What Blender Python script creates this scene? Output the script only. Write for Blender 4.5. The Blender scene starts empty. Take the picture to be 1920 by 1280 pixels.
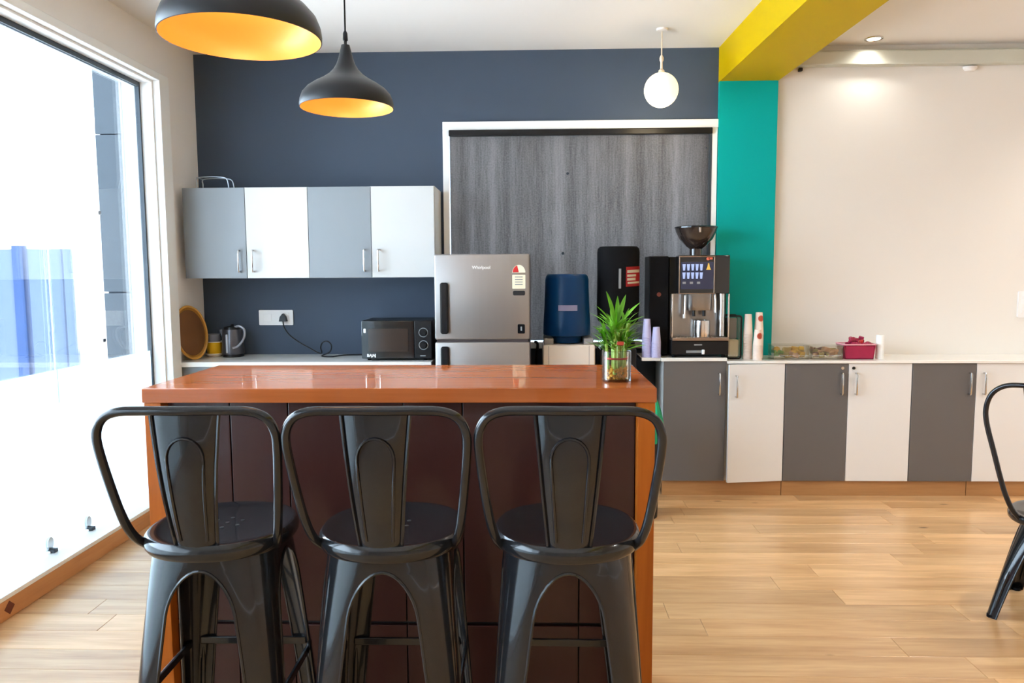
import bpy, bmesh, math, random
from mathutils import Vector, Matrix
random.seed(7)
S = bpy.context.scene
COL = S.collection
R = math.radians
PI = math.pi

# ------------------------------------------------------------------ camera
pitch, yaw, roll = R(5.33), R(1.64), R(0.31)
fw = Vector((-math.sin(yaw) * math.cos(pitch), math.cos(yaw) * math.cos(pitch), -math.sin(pitch)))
rt = fw.cross(Vector((0, 0, 1))).normalized()
up = rt.cross(fw)
r2 = rt * math.cos(roll) - up * math.sin(roll)
u2 = up * math.cos(roll) + rt * math.sin(roll)
cd = bpy.data.cameras.new('camera')
cd.sensor_width = 36.0
cd.lens = 1400 / 1920 * 36
cd.clip_start = 0.05
cam = bpy.data.objects.new('camera', cd)
COL.objects.link(cam)
cam.matrix_world = Matrix(((r2.x, u2.x, -fw.x, 0), (r2.y, u2.y, -fw.y, 0), (r2.z, u2.z, -fw.z, 1.45), (0, 0, 0, 1)))
S.camera = cam

# ------------------------------------------------------------------ world, daylight, exposure
W = bpy.data.worlds.new('sky')
S.world = W
W.use_nodes = True
bg = W.node_tree.nodes['Background']
bg.inputs['Color'].default_value = (0.68, 0.84, 1.0, 1)
bg.inputs['Strength'].default_value = 11.0
S.view_settings.view_transform = 'Standard'
S.view_settings.look = 'None'
S.view_settings.exposure = 0.7
S.view_settings.gamma = 1.0
S.view_settings.use_curve_mapping = False
S.cycles.use_denoising = True
S.cycles.max_bounces = 10
S.cycles.diffuse_bounces = 6
S.cycles.transparent_max_bounces = 12
S.cycles.sample_clamp_indirect = 6.0
S.cycles.caustics_reflective = False
S.cycles.caustics_refractive = False

sun = bpy.data.lights.new('sun', 'SUN')
sun.energy = 26.0
sun.angle = R(1.0)
sun.color = (1.0, 0.95, 0.88)
so = bpy.data.objects.new('sun', sun)
so.rotation_euler = Vector((-0.22, 0.50, -0.80)).to_track_quat('-Z', 'Y').to_euler()
COL.objects.link(so)

def portal(name, loc, rot, sx, sy):
    l = bpy.data.lights.new(name, 'AREA')
    l.shape = 'RECTANGLE'
    l.size, l.size_y = sx, sy
    l.cycles.is_portal = True
    o = bpy.data.objects.new(name, l)
    o.location, o.rotation_euler = loc, rot
    COL.objects.link(o)
portal('window_portal_left', (-2.45, 1.5, 1.36), (0, R(-90), 0), 2.5, 6.06)

# ------------------------------------------------------------------ materials
MATS = {}
def mat(name, col, rough=0.5, metal=0.0, coat=0.0, coat_rough=0.05, var=0.0, scale=8.0, stretch=(1, 1, 1),
        bump=0.0, emit=None, estr=0.0, trans=0.0, ior=1.45, alpha=1.0, spec=0.5, col2=None, sheen=0.0):
    m = bpy.data.materials.new(name)
    m.use_nodes = True
    nt = m.node_tree
    b = nt.nodes['Principled BSDF']
    b.inputs['Base Color'].default_value = (*col, 1)
    b.inputs['Roughness'].default_value = rough
    b.inputs['Metallic'].default_value = metal
    b.inputs['Coat Weight'].default_value = coat
    b.inputs['Coat Roughness'].default_value = coat_rough
    b.inputs['Transmission Weight'].default_value = trans
    b.inputs['IOR'].default_value = ior
    b.inputs['Alpha'].default_value = alpha
    b.inputs['Specular IOR Level'].default_value = spec
    b.inputs['Sheen Weight'].default_value = sheen
    if emit:
        b.inputs['Emission Color'].default_value = (*emit, 1)
        b.inputs['Emission Strength'].default_value = estr
    if var or bump:
        tc = nt.nodes.new('ShaderNodeTexCoord')
        mp = nt.nodes.new('ShaderNodeMapping')
        mp.inputs['Scale'].default_value = stretch
        nz = nt.nodes.new('ShaderNodeTexNoise')
        nz.inputs['Scale'].default_value = scale
        nz.inputs['Detail'].default_value = 5
        nt.links.new(tc.outputs['Object'], mp.inputs['Vector'])
        nt.links.new(mp.outputs['Vector'], nz.inputs['Vector'])
        if var:
            mx = nt.nodes.new('ShaderNodeMix')
            mx.data_type = 'RGBA'
            c2 = col2 or tuple(c * (1 - var) for c in col)
            mx.inputs['A'].default_value = (*col, 1)
            mx.inputs['B'].default_value = (*c2, 1)
            nt.links.new(nz.outputs['Fac'], mx.inputs['Factor'])
            nt.links.new(mx.outputs['Result'], b.inputs['Base Color'])
        if bump:
            bp = nt.nodes.new('ShaderNodeBump')
            bp.inputs['Strength'].default_value = bump
            bp.inputs['Distance'].default_value = 0.01
            nt.links.new(nz.outputs['Fac'], bp.inputs['Height'])
            nt.links.new(bp.outputs['Normal'], b.inputs['Normal'])
    MATS[name] = m
    return m

def wood_mat(name, light, dark, axis='x', rough=0.4, coat=0.0, grain=9.0, rnd=True, knots=False, tonevar=0.25, coat_rough=0.06, spec=0.5):
    m = bpy.data.materials.new(name)
    m.use_nodes = True
    nt = m.node_tree
    N = nt.nodes.new
    L = nt.links.new
    b = nt.nodes['Principled BSDF']
    b.inputs['Roughness'].default_value = rough
    b.inputs['Coat Weight'].default_value = coat
    b.inputs['Specular IOR Level'].default_value = spec
    b.inputs['Coat Roughness'].default_value = coat_rough
    tc = N('ShaderNodeTexCoord')
    oi = N('ShaderNodeObjectInfo')
    ml = N('ShaderNodeMath'); ml.operation = 'MULTIPLY'; ml.inputs[1].default_value = 37.0
    L(oi.outputs['Random'], ml.inputs[0])
    ad = N('ShaderNodeVectorMath'); ad.operation = 'ADD'
    L(tc.outputs['Object'], ad.inputs[0])
    if rnd:
        L(ml.outputs[0], ad.inputs[1])
    mp = N('ShaderNodeMapping')
    sc = {'x': (0.7, grain, grain), 'y': (grain, 0.7, grain), 'z': (grain, grain, 0.7)}[axis]
    mp.inputs['Scale'].default_value = sc
    L(ad.outputs[0], mp.inputs['Vector'])
    n1 = N('ShaderNodeTexNoise'); n1.inputs['Scale'].default_value = 1.6; n1.inputs['Detail'].default_value = 6; n1.inputs['Distortion'].default_value = 0.6
    L(mp.outputs['Vector'], n1.inputs['Vector'])
    n2 = N('ShaderNodeTexNoise'); n2.inputs['Scale'].default_value = 9; n2.inputs['Detail'].default_value = 3
    L(mp.outputs['Vector'], n2.inputs['Vector'])
    mxf = N('ShaderNodeMix'); mxf.inputs['Factor'].default_value = 0.3
    L(n1.outputs['Fac'], mxf.inputs['A']); L(n2.outputs['Fac'], mxf.inputs['B'])
    cr = N('ShaderNodeValToRGB')
    cr.color_ramp.elements[0].position = 0.32; cr.color_ramp.elements[0].color = (*dark, 1)
    cr.color_ramp.elements[1].position = 0.66; cr.color_ramp.elements[1].color = (*light, 1)
    L(mxf.outputs['Result'], cr.inputs['Fac'])
    hv = N('ShaderNodeHueSaturation')
    mr = N('ShaderNodeMapRange')
    mr.inputs['To Min'].default_value = 1 - tonevar; mr.inputs['To Max'].default_value = 1 + tonevar * 0.5
    L(oi.outputs['Random'], mr.inputs['Value'])
    if rnd:
        L(mr.outputs['Result'], hv.inputs['Value'])
    L(cr.outputs['Color'], hv.inputs['Color'])
    out = hv.outputs['Color']
    if knots:
        mk = N('ShaderNodeMapping'); mk.inputs['Scale'].default_value = (1.3, 3.2, 1)
        L(ad.outputs[0], mk.inputs['Vector'])
        vo = N('ShaderNodeTexVoronoi'); vo.inputs['Scale'].default_value = 1.1
        L(mk.outputs['Vector'], vo.inputs['Vector'])
        kr = N('ShaderNodeValToRGB')
        kr.color_ramp.elements[0].position = 0.02; kr.color_ramp.elements[0].color = (0.12, 0.09, 0.07, 1)
        kr.color_ramp.elements[1].position = 0.05; kr.color_ramp.elements[1].color = (1, 1, 1, 1)
        L(vo.outputs['Distance'], kr.inputs['Fac'])
        mm = N('ShaderNodeMix'); mm.data_type = 'RGBA'; mm.blend_type = 'MULTIPLY'; mm.inputs['Factor'].default_value = 0.8
        L(out, mm.inputs['A']); L(kr.outputs['Color'], mm.inputs['B'])
        out = mm.outputs['Result']
    L(out, b.inputs['Base Color'])
    bp = N('ShaderNodeBump'); bp.inputs['Strength'].default_value = 0.06; bp.inputs['Distance'].default_value = 0.002
    L(n2.outputs['Fac'], bp.inputs['Height']); L(bp.outputs['Normal'], b.inputs['Normal'])
    MATS[name] = m
    return m

def glass_mat(name, tint=(1, 1, 1), gloss=0.08, body=0.0, body_col=(1, 1, 1), translucent=0.0, rough=0.0):
    m = bpy.data.materials.new(name)
    m.use_nodes = True
    nt = m.node_tree
    nt.nodes.remove(nt.nodes['Principled BSDF'])
    N = nt.nodes.new
    L = nt.links.new
    out = nt.nodes['Material Output']
    tr = N('ShaderNodeBsdfTransparent'); tr.inputs['Color'].default_value = (*tint, 1)
    gl = N('ShaderNodeBsdfGlossy'); gl.inputs['Roughness'].default_value = rough
    fr = N('ShaderNodeFresnel'); fr.inputs['IOR'].default_value = 1.45
    mx = N('ShaderNodeMixShader')
    last = tr.outputs[0]
    if body:
        di = N('ShaderNodeBsdfDiffuse'); di.inputs['Color'].default_value = (*body_col, 1)
        tl = N('ShaderNodeBsdfTranslucent'); tl.inputs['Color'].default_value = (*body_col, 1)
        m2 = N('ShaderNodeMixShader'); m2.inputs[0].default_value = translucent
        L(di.outputs[0], m2.inputs[1]); L(tl.outputs[0], m2.inputs[2])
        m3 = N('ShaderNodeMixShader'); m3.inputs[0].default_value = body
        L(tr.outputs[0], m3.inputs[1]); L(m2.outputs[0], m3.inputs[2])
        last = m3.outputs[0]
    mu = N('ShaderNodeMath'); mu.operation = 'MULTIPLY'; mu.inputs[1].default_value = gloss / 0.08
    mu.use_clamp = True
    L(fr.outputs[0], mu.inputs[0]); L(mu.outputs[0], mx.inputs[0])
    L(last, mx.inputs[1]); L(gl.outputs[0], mx.inputs[2]); L(mx.outputs[0], out.inputs[0])
    MATS[name] = m
    return m

mat('white_paint', (0.80, 0.78, 0.74), 0.6, var=0.03, scale=3)
mat('ceiling_paint', (0.82, 0.80, 0.77), 0.8, var=0.03, scale=2)
mat('cream_wall', (0.76, 0.725, 0.67), 0.35, var=0.05, scale=1.5, bump=0.02)
mat('left_wall', (0.85, 0.82, 0.79), 0.7, var=0.04, scale=3)
mat('slate_wall', (0.062, 0.084, 0.121), 0.6, spec=0.2, var=0.08, scale=4, bump=0.02)
mat('teal_paint', (0.0, 0.36, 0.33), 0.5, spec=0.15, var=0.05, scale=3)
mat('yellow_paint', (0.50, 0.345, 0.0), 0.55, spec=0.1, var=0.05, scale=3)
mat('casing_white', (0.86, 0.87, 0.86), 0.35, var=0.02, scale=5)
mat('cornice', (0.55, 0.55, 0.47), 0.4, var=0.05, scale=4)
mat('dark_gasket', (0.035, 0.05, 0.065), 0.4, var=0.1)
wood_mat('oak_floor', (0.72, 0.455, 0.225), (0.47, 0.255, 0.105), 'x', 0.33, 0.3, grain=8, knots=True, coat_rough=0.2)
wood_mat('oak_trim', (0.48, 0.25, 0.10), (0.36, 0.17, 0.06), 'x', 0.4, knots=True, tonevar=0.12)
wood_mat('oak_rail', (0.64, 0.31, 0.12), (0.52, 0.225, 0.075), 'y', 0.4, tonevar=0.1)
mat('floor_gap', (0.20, 0.11, 0.05), 0.7, var=0.2)
wood_mat('bar_wood', (0.36, 0.098, 0.026), (0.27, 0.068, 0.016), 'x', 0.4, 0.62, grain=12, rnd=False, coat_rough=0.05, spec=0.0)
wood_mat('bar_wood_upright', (0.38, 0.10, 0.010), (0.29, 0.068, 0.006), 'z', 0.4, 0.08, grain=12, rnd=False, spec=0.15)
mat('maroon_panel', (0.040, 0.013, 0.011), 0.27, coat=0.1, spec=0.3, var=0.3, scale=3, stretch=(3, 3, 0.5))
mat('groove_black', (0.01, 0.008, 0.008), 0.6, var=0.2)
mat('laminate_white', (0.72, 0.71, 0.69), 0.32, var=0.03, scale=2)
mat('laminate_white_dimmed', (0.56, 0.56, 0.545), 0.32, var=0.03, scale=2)  # white laminate copy, darkened to offset window light on the left cabinets
mat('laminate_grey_light', (0.215, 0.235, 0.255), 0.32, var=0.04, scale=2)
mat('laminate_grey_dark', (0.120, 0.112, 0.108), 0.35, var=0.05, scale=2)
mat('carcass', (0.62, 0.62, 0.60), 0.5, var=0.03)
mat('worktop', (0.80, 0.78, 0.73), 0.22, coat=0.3, var=0.04, scale=4)
mat('chrome', (0.62, 0.62, 0.62), 0.22, 1.0, var=0.05)
mat('gunmetal', (0.010, 0.0106, 0.0125), 0.20, 0.0, coat=0.30, coat_rough=0.05, spec=0.32, var=0.25, scale=3)
mat('black_plastic', (0.009, 0.009, 0.010), 0.35, spec=0.3, var=0.2)
mat('black_gloss', (0.008, 0.009, 0.011), 0.08, coat=0.5, var=0.2)
mat('black_matte', (0.007, 0.007, 0.008), 0.75, spec=0.1, var=0.3, scale=40, bump=0.1)
mat('pendant_black', (0.013, 0.014, 0.016), 0.40, spec=0.3, var=0.15, scale=6)
mat('pendant_gold', (0.85, 0.34, 0.06), 0.38, 0.1, var=0.06, scale=4)
mat('steel_brushed', (0.36, 0.335, 0.32), 0.36, 0.75, var=0.06, scale=30, stretch=(1, 1, 0.05))
mat('steel_side', (0.05, 0.035, 0.035), 0.5, var=0.1)
mat('steel_bright', (0.66, 0.63, 0.60), 0.18, 1.0, var=0.08, scale=6)
mat('steel_dark', (0.30, 0.285, 0.275), 0.28, 1.0, var=0.2, scale=5)
mat('bronze_trim', (0.30, 0.22, 0.17), 0.35, 0.8, var=0.1)
mat('print_white', (0.85, 0.85, 0.83), 0.5, var=0.02)
mat('print_cream', (0.80, 0.74, 0.55), 0.5, var=0.04)
mat('print_red', (0.55, 0.02, 0.02), 0.5, var=0.1)
mat('print_coral', (0.75, 0.16, 0.09), 0.5, var=0.1)
mat('print_yellow', (0.85, 0.55, 0.10), 0.5, var=0.1)
mat('print_green', (0.12, 0.30, 0.06), 0.5, var=0.1)
mat('print_grey', (0.25, 0.26, 0.26), 0.5, var=0.1)
mat('jug_blue', (0.002, 0.040, 0.135), 0.32, spec=0.25, var=0.15, scale=3)
mat('dispenser_cream', (0.74, 0.66, 0.58), 0.4, var=0.03)
mat('dispenser_grey', (0.30, 0.29, 0.28), 0.5, var=0.05)
mat('socket_white', (0.82, 0.80, 0.78), 0.35, var=0.02)
mat('tray_amber', (0.20, 0.085, 0.03), 0.4, spec=0.3, var=0.4, scale=5)
mat('tray_rim', (0.60, 0.30, 0.05), 0.3, var=0.15, scale=6)
mat('bowl_yellow', (0.85, 0.48, 0.01), 0.35, var=0.05)
mat('saucer_cream', (0.80, 0.66, 0.50), 0.4, var=0.05)
mat('kettle_grey', (0.10, 0.10, 0.115), 0.28, 0.6, var=0.1)
mat('kettle_handle', (0.33, 0.33, 0.36), 0.35, 0.4, var=0.05)
mat('jar_smoke', (0.22, 0.22, 0.25), 0.3, var=0.1)
mat('cup_lavender', (0.52, 0.50, 0.74), 0.35, var=0.08, scale=20, stretch=(0.1, 0.1, 4))
mat('cup_white', (0.82, 0.68, 0.58), 0.55, var=0.04)
mat('snack_yellow', (0.80, 0.46, 0.02), 0.5, var=0.5, scale=40)
mat('snack_green', (0.10, 0.26, 0.02), 0.5, var=0.3, scale=30)
mat('snack_gold', (0.45, 0.33, 0.10), 0.45, var=0.4, scale=40)
mat('snack_brown', (0.16, 0.03, 0.015), 0.5, var=0.4, scale=40)
mat('snack_tan', (0.55, 0.30, 0.16), 0.5, var=0.4, scale=40)
mat('basket_pink', (0.38, 0.010, 0.060), 0.4, var=0.3, scale=30)
mat('basket_pale', (0.75, 0.30, 0.36), 0.4, var=0.1)
mat('green_bag', (0.0, 0.30, 0.13), 0.3, var=0.25, scale=10, bump=0.2)
mat('leaf_green', (0.12, 0.34, 0.02), 0.4, var=0.6, scale=25, col2=(0.30, 0.58, 0.07))
mat('stalk_green', (0.36, 0.48, 0.10), 0.4, var=0.3, scale=30, col2=(0.22, 0.36, 0.05))
mat('ribbon_red', (0.45, 0.05, 0.03), 0.4, var=0.2)
mat('pebble_amber', (0.85, 0.50, 0.08), 0.35, var=0.5, scale=60, col2=(0.60, 0.25, 0.03))
mat('amber_smoke', (0.035, 0.024, 0.02), 0.1, coat=0.5, var=0.2)
mat('coffee_beans', (0.07, 0.035, 0.025), 0.4, var=0.6, scale=80, bump=0.4)
mat('wire_steel', (0.50, 0.56, 0.62), 0.3, 0.8, var=0.05)
mat('white_ext', (0.85, 0.86, 0.88), 0.7, var=0.02)
mat('ground_ext', (0.70, 0.71, 0.72), 0.8, var=0.08, scale=2)
mat('blue_gate', (0.055, 0.085, 0.15), 0.5, var=0.1, scale=3)
mat('blue_post', (0.006, 0.03, 0.11), 0.5, var=0.1)
mat('clad_blue', (0.026, 0.036, 0.047), 0.25, var=0.3, scale=1.5)
mat('clad_pale', (0.046, 0.060, 0.068), 0.3, var=0.2, scale=2)
mat('clad_dark', (0.015, 0.03, 0.06), 0.4, var=0.1)
mat('globe_glow', (0.9, 0.85, 0.7), 0.4, emit=(1.0, 0.82, 0.52), estr=0.62, var=0.02)
mat('lamp_glow', (0.9, 0.9, 0.85), 0.4, emit=(1.0, 0.95, 0.85), estr=8.0, var=0.02)
mat('screen_glow', (0.05, 0.06, 0.1), 0.2, emit=(0.50, 0.62, 1.0), estr=0.55, var=0.02)
mat('screen_dim', (0.02, 0.02, 0.04), 0.15, emit=(0.06, 0.08, 0.16), estr=0.12, var=0.02)
glass_mat('window_glass', (0.97, 0.99, 1.0), 0.06)
glass_mat('film_glass', (0.95, 0.99, 1.0), 0.06, body=0.75, body_col=(0.86, 0.93, 0.96), translucent=0.75)
glass_mat('clear_glass', (0.985, 0.99, 0.985), 0.07)
glass_mat('clear_plastic', (0.985, 0.98, 0.95), 0.05, body=0.03, body_col=(0.9, 0.85, 0.7))
glass_mat('water', (0.97, 0.94, 0.80), 0.04)
glass_mat('rim_gasket_glass', (0.6, 0.75, 0.78), 0.08)

# blind fabric: vertical bands in a grey weave
def blind_mat():
    m = bpy.data.materials.new('blind_weave')
    m.use_nodes = True
    nt = m.node_tree
    N = nt.nodes.new
    L = nt.links.new
    b = nt.nodes['Principled BSDF']
    b.inputs['Roughness'].default_value = 0.85
    tc = N('ShaderNodeTexCoord')
    def band(sx, sz, scale, det):
        mp = N('ShaderNodeMapping'); mp.inputs['Scale'].default_value = (sx, 1, sz)
        L(tc.outputs['Object'], mp.inputs['Vector'])
        n = N('ShaderNodeTexNoise'); n.inputs['Scale'].default_value = scale; n.inputs['Detail'].default_value = det
        L(mp.outputs['Vector'], n.inputs['Vector'])
        return n.outputs['Fac']
    a = band(9, 0.02, 1.0, 1.5)
    c = band(60, 4, 1.5, 4)
    d = band(40, 40, 2.5, 3)
    m1 = N('ShaderNodeMix'); m1.inputs['Factor'].default_value = 0.36
    L(a, m1.inputs['A']); L(c, m1.inputs['B'])
    m2 = N('ShaderNodeMix'); m2.inputs['Factor'].default_value = 0.28
    L(m1.outputs['Result'], m2.inputs['A']); L(d, m2.inputs['B'])
    cr = N('ShaderNodeValToRGB')
    cr.color_ramp.elements[0].position = 0.38; cr.color_ramp.elements[0].color = (0.10, 0.094, 0.092, 1)
    cr.color_ramp.elements[1].position = 0.62; cr.color_ramp.elements[1].color = (0.235, 0.220, 0.214, 1)
    L(m2.outputs['Result'], cr.inputs['Fac']); L(cr.outputs['Color'], b.inputs['Base Color'])
    MATS['blind_weave'] = m
blind_mat()

# ------------------------------------------------------------------ geometry helpers
def new():
    return bmesh.new()

BOXED = set()
def box(bm, x0, x1, y0, y1, z0, z1, bev=0.0, seg=2):
    BOXED.add(id(bm))
    ret = bmesh.ops.create_cube(bm, size=1.0)
    vs = ret['verts']
    for v in vs:
        v.co = Vector(((x0 + x1) / 2 + v.co.x * (x1 - x0), (y0 + y1) / 2 + v.co.y * (y1 - y0), (z0 + z1) / 2 + v.co.z * (z1 - z0)))
    if bev > 0:
        es = list({e for v in vs for e in v.link_edges})
        bmesh.ops.bevel(bm, geom=es, offset=bev, segments=seg, profile=0.5, affect='EDGES', clamp_overlap=True)
    return bm

def lathe(bm, prof, n=32, c=(0, 0), ex=2.0, sx=1.0, sy=1.0):
    rings = []
    for r, z in prof:
        if r <= 1e-6:
            rings.append([bm.verts.new((c[0], c[1], z))])
        else:
            ring = []
            for i in range(n):
                a = 2 * PI * i / n
                ca, sa = math.cos(a), math.sin(a)
                k = (abs(ca) ** ex + abs(sa) ** ex) ** (-1 / ex)
                ring.append(bm.verts.new((c[0] + r * k * ca * sx, c[1] + r * k * sa * sy, z)))
            rings.append(ring)
    for a, b in zip(rings[:-1], rings[1:]):
        if len(a) == 1 and len(b) == 1:
            continue
        for i in range(n):
            j = (i + 1) % n
            if len(a) == 1:
                bm.faces.new((a[0], b[j], b[i]))
            elif len(b) == 1:
                bm.faces.new((a[i], a[j], b[0]))
            else:
                bm.faces.new((a[i], a[j], b[j], b[i]))
    return bm

def catmull(pts, per=6):
    P = [Vector(p) for p in pts]
    P = [P[0] * 2 - P[1]] + P + [P[-1] * 2 - P[-2]]
    out = []
    for i in range(1, len(P) - 2):
        for k in range(per):
            t = k / per
            p0, p1, p2, p3 = P[i - 1], P[i], P[i + 1], P[i + 2]
            out.append(0.5 * ((2 * p1) + (p2 - p0) * t + (2 * p0 - 5 * p1 + 4 * p2 - p3) * t * t + (3 * p1 - p0 - 3 * p2 + p3) * t ** 3))
    out.append(P[-2])
    return out

def tube(bm, pts, r, n=8, flat=1.0, closed=False, radii=None):
    P = [Vector(p) for p in pts]
    m = len(P)
    rings = []
    nrm = None
    for i in range(m):
        if closed:
            t = (P[(i + 1) % m] - P[i - 1]).normalized()
        else:
            t = (P[min(i + 1, m - 1)] - P[max(i - 1, 0)]).normalized()
        if nrm is None:
            nrm = t.orthogonal().normalized() if abs(t.z) > 0.9 else t.cross(Vector((0, 0, 1))).normalized()
        nrm = (nrm - t * nrm.dot(t)).normalized()
        bn = t.cross(nrm)
        rr = radii[i] if radii else r
        rings.append([bm.verts.new(P[i] + nrm * (math.cos(2 * PI * k / n) * rr) + bn * (math.sin(2 * PI * k / n) * rr * flat)) for k in range(n)])
    pairs = list(zip(rings[:-1], rings[1:])) + ([(rings[-1], rings[0])] if closed else [])
    for a, b in pairs:
        for k in range(n):
            j = (k + 1) % n
            bm.faces.new((a[k], a[j], b[j], b[k]))
    if not closed:
        bm.faces.new(rings[0][::-1])
        bm.faces.new(rings[-1])
    return bm

def prism(bm, poly, axis, a, b):
    """extrude a 2D polygon along an axis: axis y -> poly in (x,z)"""
    def p3(u, v, w):
        return {'x': (w, u, v), 'y': (u, w, v), 'z': (u, v, w)}[axis]
    A = [bm.verts.new(p3(u, v, a)) for u, v in poly]
    B = [bm.verts.new(p3(u, v, b)) for u, v in poly]
    bm.faces.new(A)
    bm.faces.new(B[::-1])
    n = len(poly)
    for i in range(n):
        j = (i + 1) % n
        bm.faces.new((A[j], A[i], B[i], B[j]))
    bmesh.ops.recalc_face_normals(bm, faces=bm.faces[:])
    return bm

def rrect(x0, x1, z0, z1, r, seg=5):
    pts = []
    for cx, cz, a0 in ((x1 - r, z1 - r, 0), (x0 + r, z1 - r, 90), (x0 + r, z0 + r, 180), (x1 - r, z0 + r, 270)):
        for k in range(seg + 1):
            a = R(a0 + 90 * k / seg)
            pts.append((cx + r * math.cos(a), cz + r * math.sin(a)))
    return pts

def disc(bm, x, z, r, y0, y1, n=16):
    return prism(bm, [(x + r * math.cos(2 * PI * i / n), z + r * math.sin(2 * PI * i / n)) for i in range(n)], 'y', y0, y1)

def obj(name, bm, material, parent=None, angle=35, smooth=True):
    me = bpy.data.meshes.new(name)
    if id(bm) in BOXED:
        BOXED.discard(id(bm))
        angle = 20
    bmesh.ops.recalc_face_normals(bm, faces=bm.faces[:])
    bm.to_mesh(me)
    bm.free()
    me.materials.append(MATS[material] if isinstance(material, str) else material)
    if smooth:
        me.polygons.foreach_set('use_smooth', [True] * len(me.polygons))
        me.set_sharp_from_angle(angle=R(angle))
    o = bpy.data.objects.new(name, me)
    COL.objects.link(o)
    o.parent = parent
    return o

def tag(o, label, cat, group=None):
    o['label'] = label
    o['category'] = cat
    if group:
        o['group'] = group
    return o

def thing(name, label, cat, loc=(0, 0, 0), rotz=0.0, group=None):
    o = bpy.data.objects.new(name, None)
    o.empty_display_size = 0.1
    COL.objects.link(o)
    o.location = loc
    o.rotation_euler = (0, 0, rotz)
    return tag(o, label, cat, group)

def struct(name, bm, material, parent=None, label=None, smooth=True):
    o = obj(name, bm, material, parent, smooth=smooth)
    if parent is None:
        o['kind'] = 'structure'
    if label:
        o['label'] = label
    return o

def copy_tree(o, parent=None):
    c = o.copy()
    COL.objects.link(c)
    if parent is not None:
        c.parent = parent
    for ch in o.children:
        copy_tree(ch, c)
    return c

def text_part(name, txt, size, loc, material, parent, depth=0.0006, bold=0.0, sx=1.0):
    cu = bpy.data.curves.new(name, 'FONT')
    cu.body = txt
    cu.size = size
    cu.extrude = depth
    cu.offset = bold
    cu.align_x = 'CENTER'
    cu.align_y = 'CENTER'
    t = bpy.data.objects.new(name + '_src', cu)
    COL.objects.link(t)
    bpy.context.view_layer.update()
    me = bpy.data.meshes.new_from_object(t)
    bpy.data.objects.remove(t)
    me.transform(Matrix.Translation(Vector(loc)) @ Matrix.Rotation(R(90), 4, 'X') @ Matrix.Diagonal((sx, 1, 1, 1)))
    me.materials.clear()
    me.materials.append(MATS[material])
    me.name = name
    o = bpy.data.objects.new(name, me)
    COL.objects.link(o)
    o.parent = parent
    return o

# ------------------------------------------------------------------ structure
WY = 5.10          # face of the back wall
CZ = 2.91          # ceiling
LX = -2.275        # face of the left wall
FX, FY = 6.2, -3.2

floor = struct('floor', box(new(), -2.46, FX, FY, WY, -0.12, -0.006), 'oak_floor', label='light oak plank floor with knots')
rows_y = []
y = WY - 0.002
lens_cache = {}
random.seed(11)
while y > 0.55:
    y1 = y
    y0 = y - 0.148
    x = -2.262 - random.random() * 1.1
    while x < 4.6:
        x1 = x + 1.24
        a, b = max(x, -2.262), min(x1, 4.6)
        if b - a > 0.06:
            key = round(b - a, 2)
            o = None
            if key not in lens_cache:
                bm = box(new(), 0, b - a - 0.0015, 0, 0.1468, -0.006, 0, 0.0009, 1)
                o = obj('plank', bm, 'oak_floor', floor)
                lens_cache[key] = o.data
            else:
                o = bpy.data.objects.new('plank', lens_cache[key])
                COL.objects.link(o)
                o.parent = floor
            o.location = (a, y0, 0)
        x = x1
    y = y0

struct('ceiling', box(new(), -2.46, FX, FY, WY + 0.15, CZ, CZ + 0.12), 'ceiling_paint', label='plain white ceiling')

# back wall, slate blue, with the window opening
WX0, WX1, WZ0, WZ1 = -0.560, 1.186, 0.975, 2.392
bm = new()
box(bm, -2.46, WX0, WY, WY + 0.15, 0, CZ)
box(bm, WX1, 1.226, WY, WY + 0.15, 0, CZ)
box(bm, WX0, WX1, WY, WY + 0.15, 0, WZ0)
box(bm, WX0, WX1, WY, WY + 0.15, WZ1, CZ)
struct('wall_back', bm, 'slate_wall', label='dark slate blue painted back wall')
struct('wall_back_right', box(new(), 1.226, FX, WY, WY + 0.15, 0, CZ), 'cream_wall', label='glossy cream white wall right of the teal pillar')
struct('wall_pillar', box(new(), 1.226, 1.606, 5.062, WY + 0.02, 0, 2.685), 'teal_paint', label='flat teal pillar under the yellow beam')
# yellow beam runs towards the camera
bm = new()
dx = 0.024
yb0, yb1 = FY, WY
pl = [(1.226, 5.10), (1.606, 5.10), (1.606 + dx * 8.3, FY), (1.226 + dx * 8.3, FY)]
prism(bm, pl, 'z', 2.685, CZ)
struct('ceiling_beam', bm, 'yellow_paint', label='deep yellow ceiling beam running toward the viewer')
bm = new()
box(bm, 1.66, FX, 5.03, WY, 2.771, 2.856, 0.006)
box(bm, 1.66, FX, 5.05, WY, 2.856, 2.868)
struct('trim_1', bm, 'cornice', label='pale greenish cornice strip high on the cream wall')

# left wall around the glazing
OY0, OY1, OZ1 = -1.53, 4.53, 2.60
bm = new()
box(bm, LX - 0.185, LX, OY1, WY, 0, CZ)
box(bm, LX - 0.185, LX, OY0, OY1, OZ1, CZ)
box(bm, LX - 0.185, LX, FY, OY0, 0, CZ)
struct('wall_left', bm, 'left_wall', label='pale beige wall around the tall window')
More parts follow.
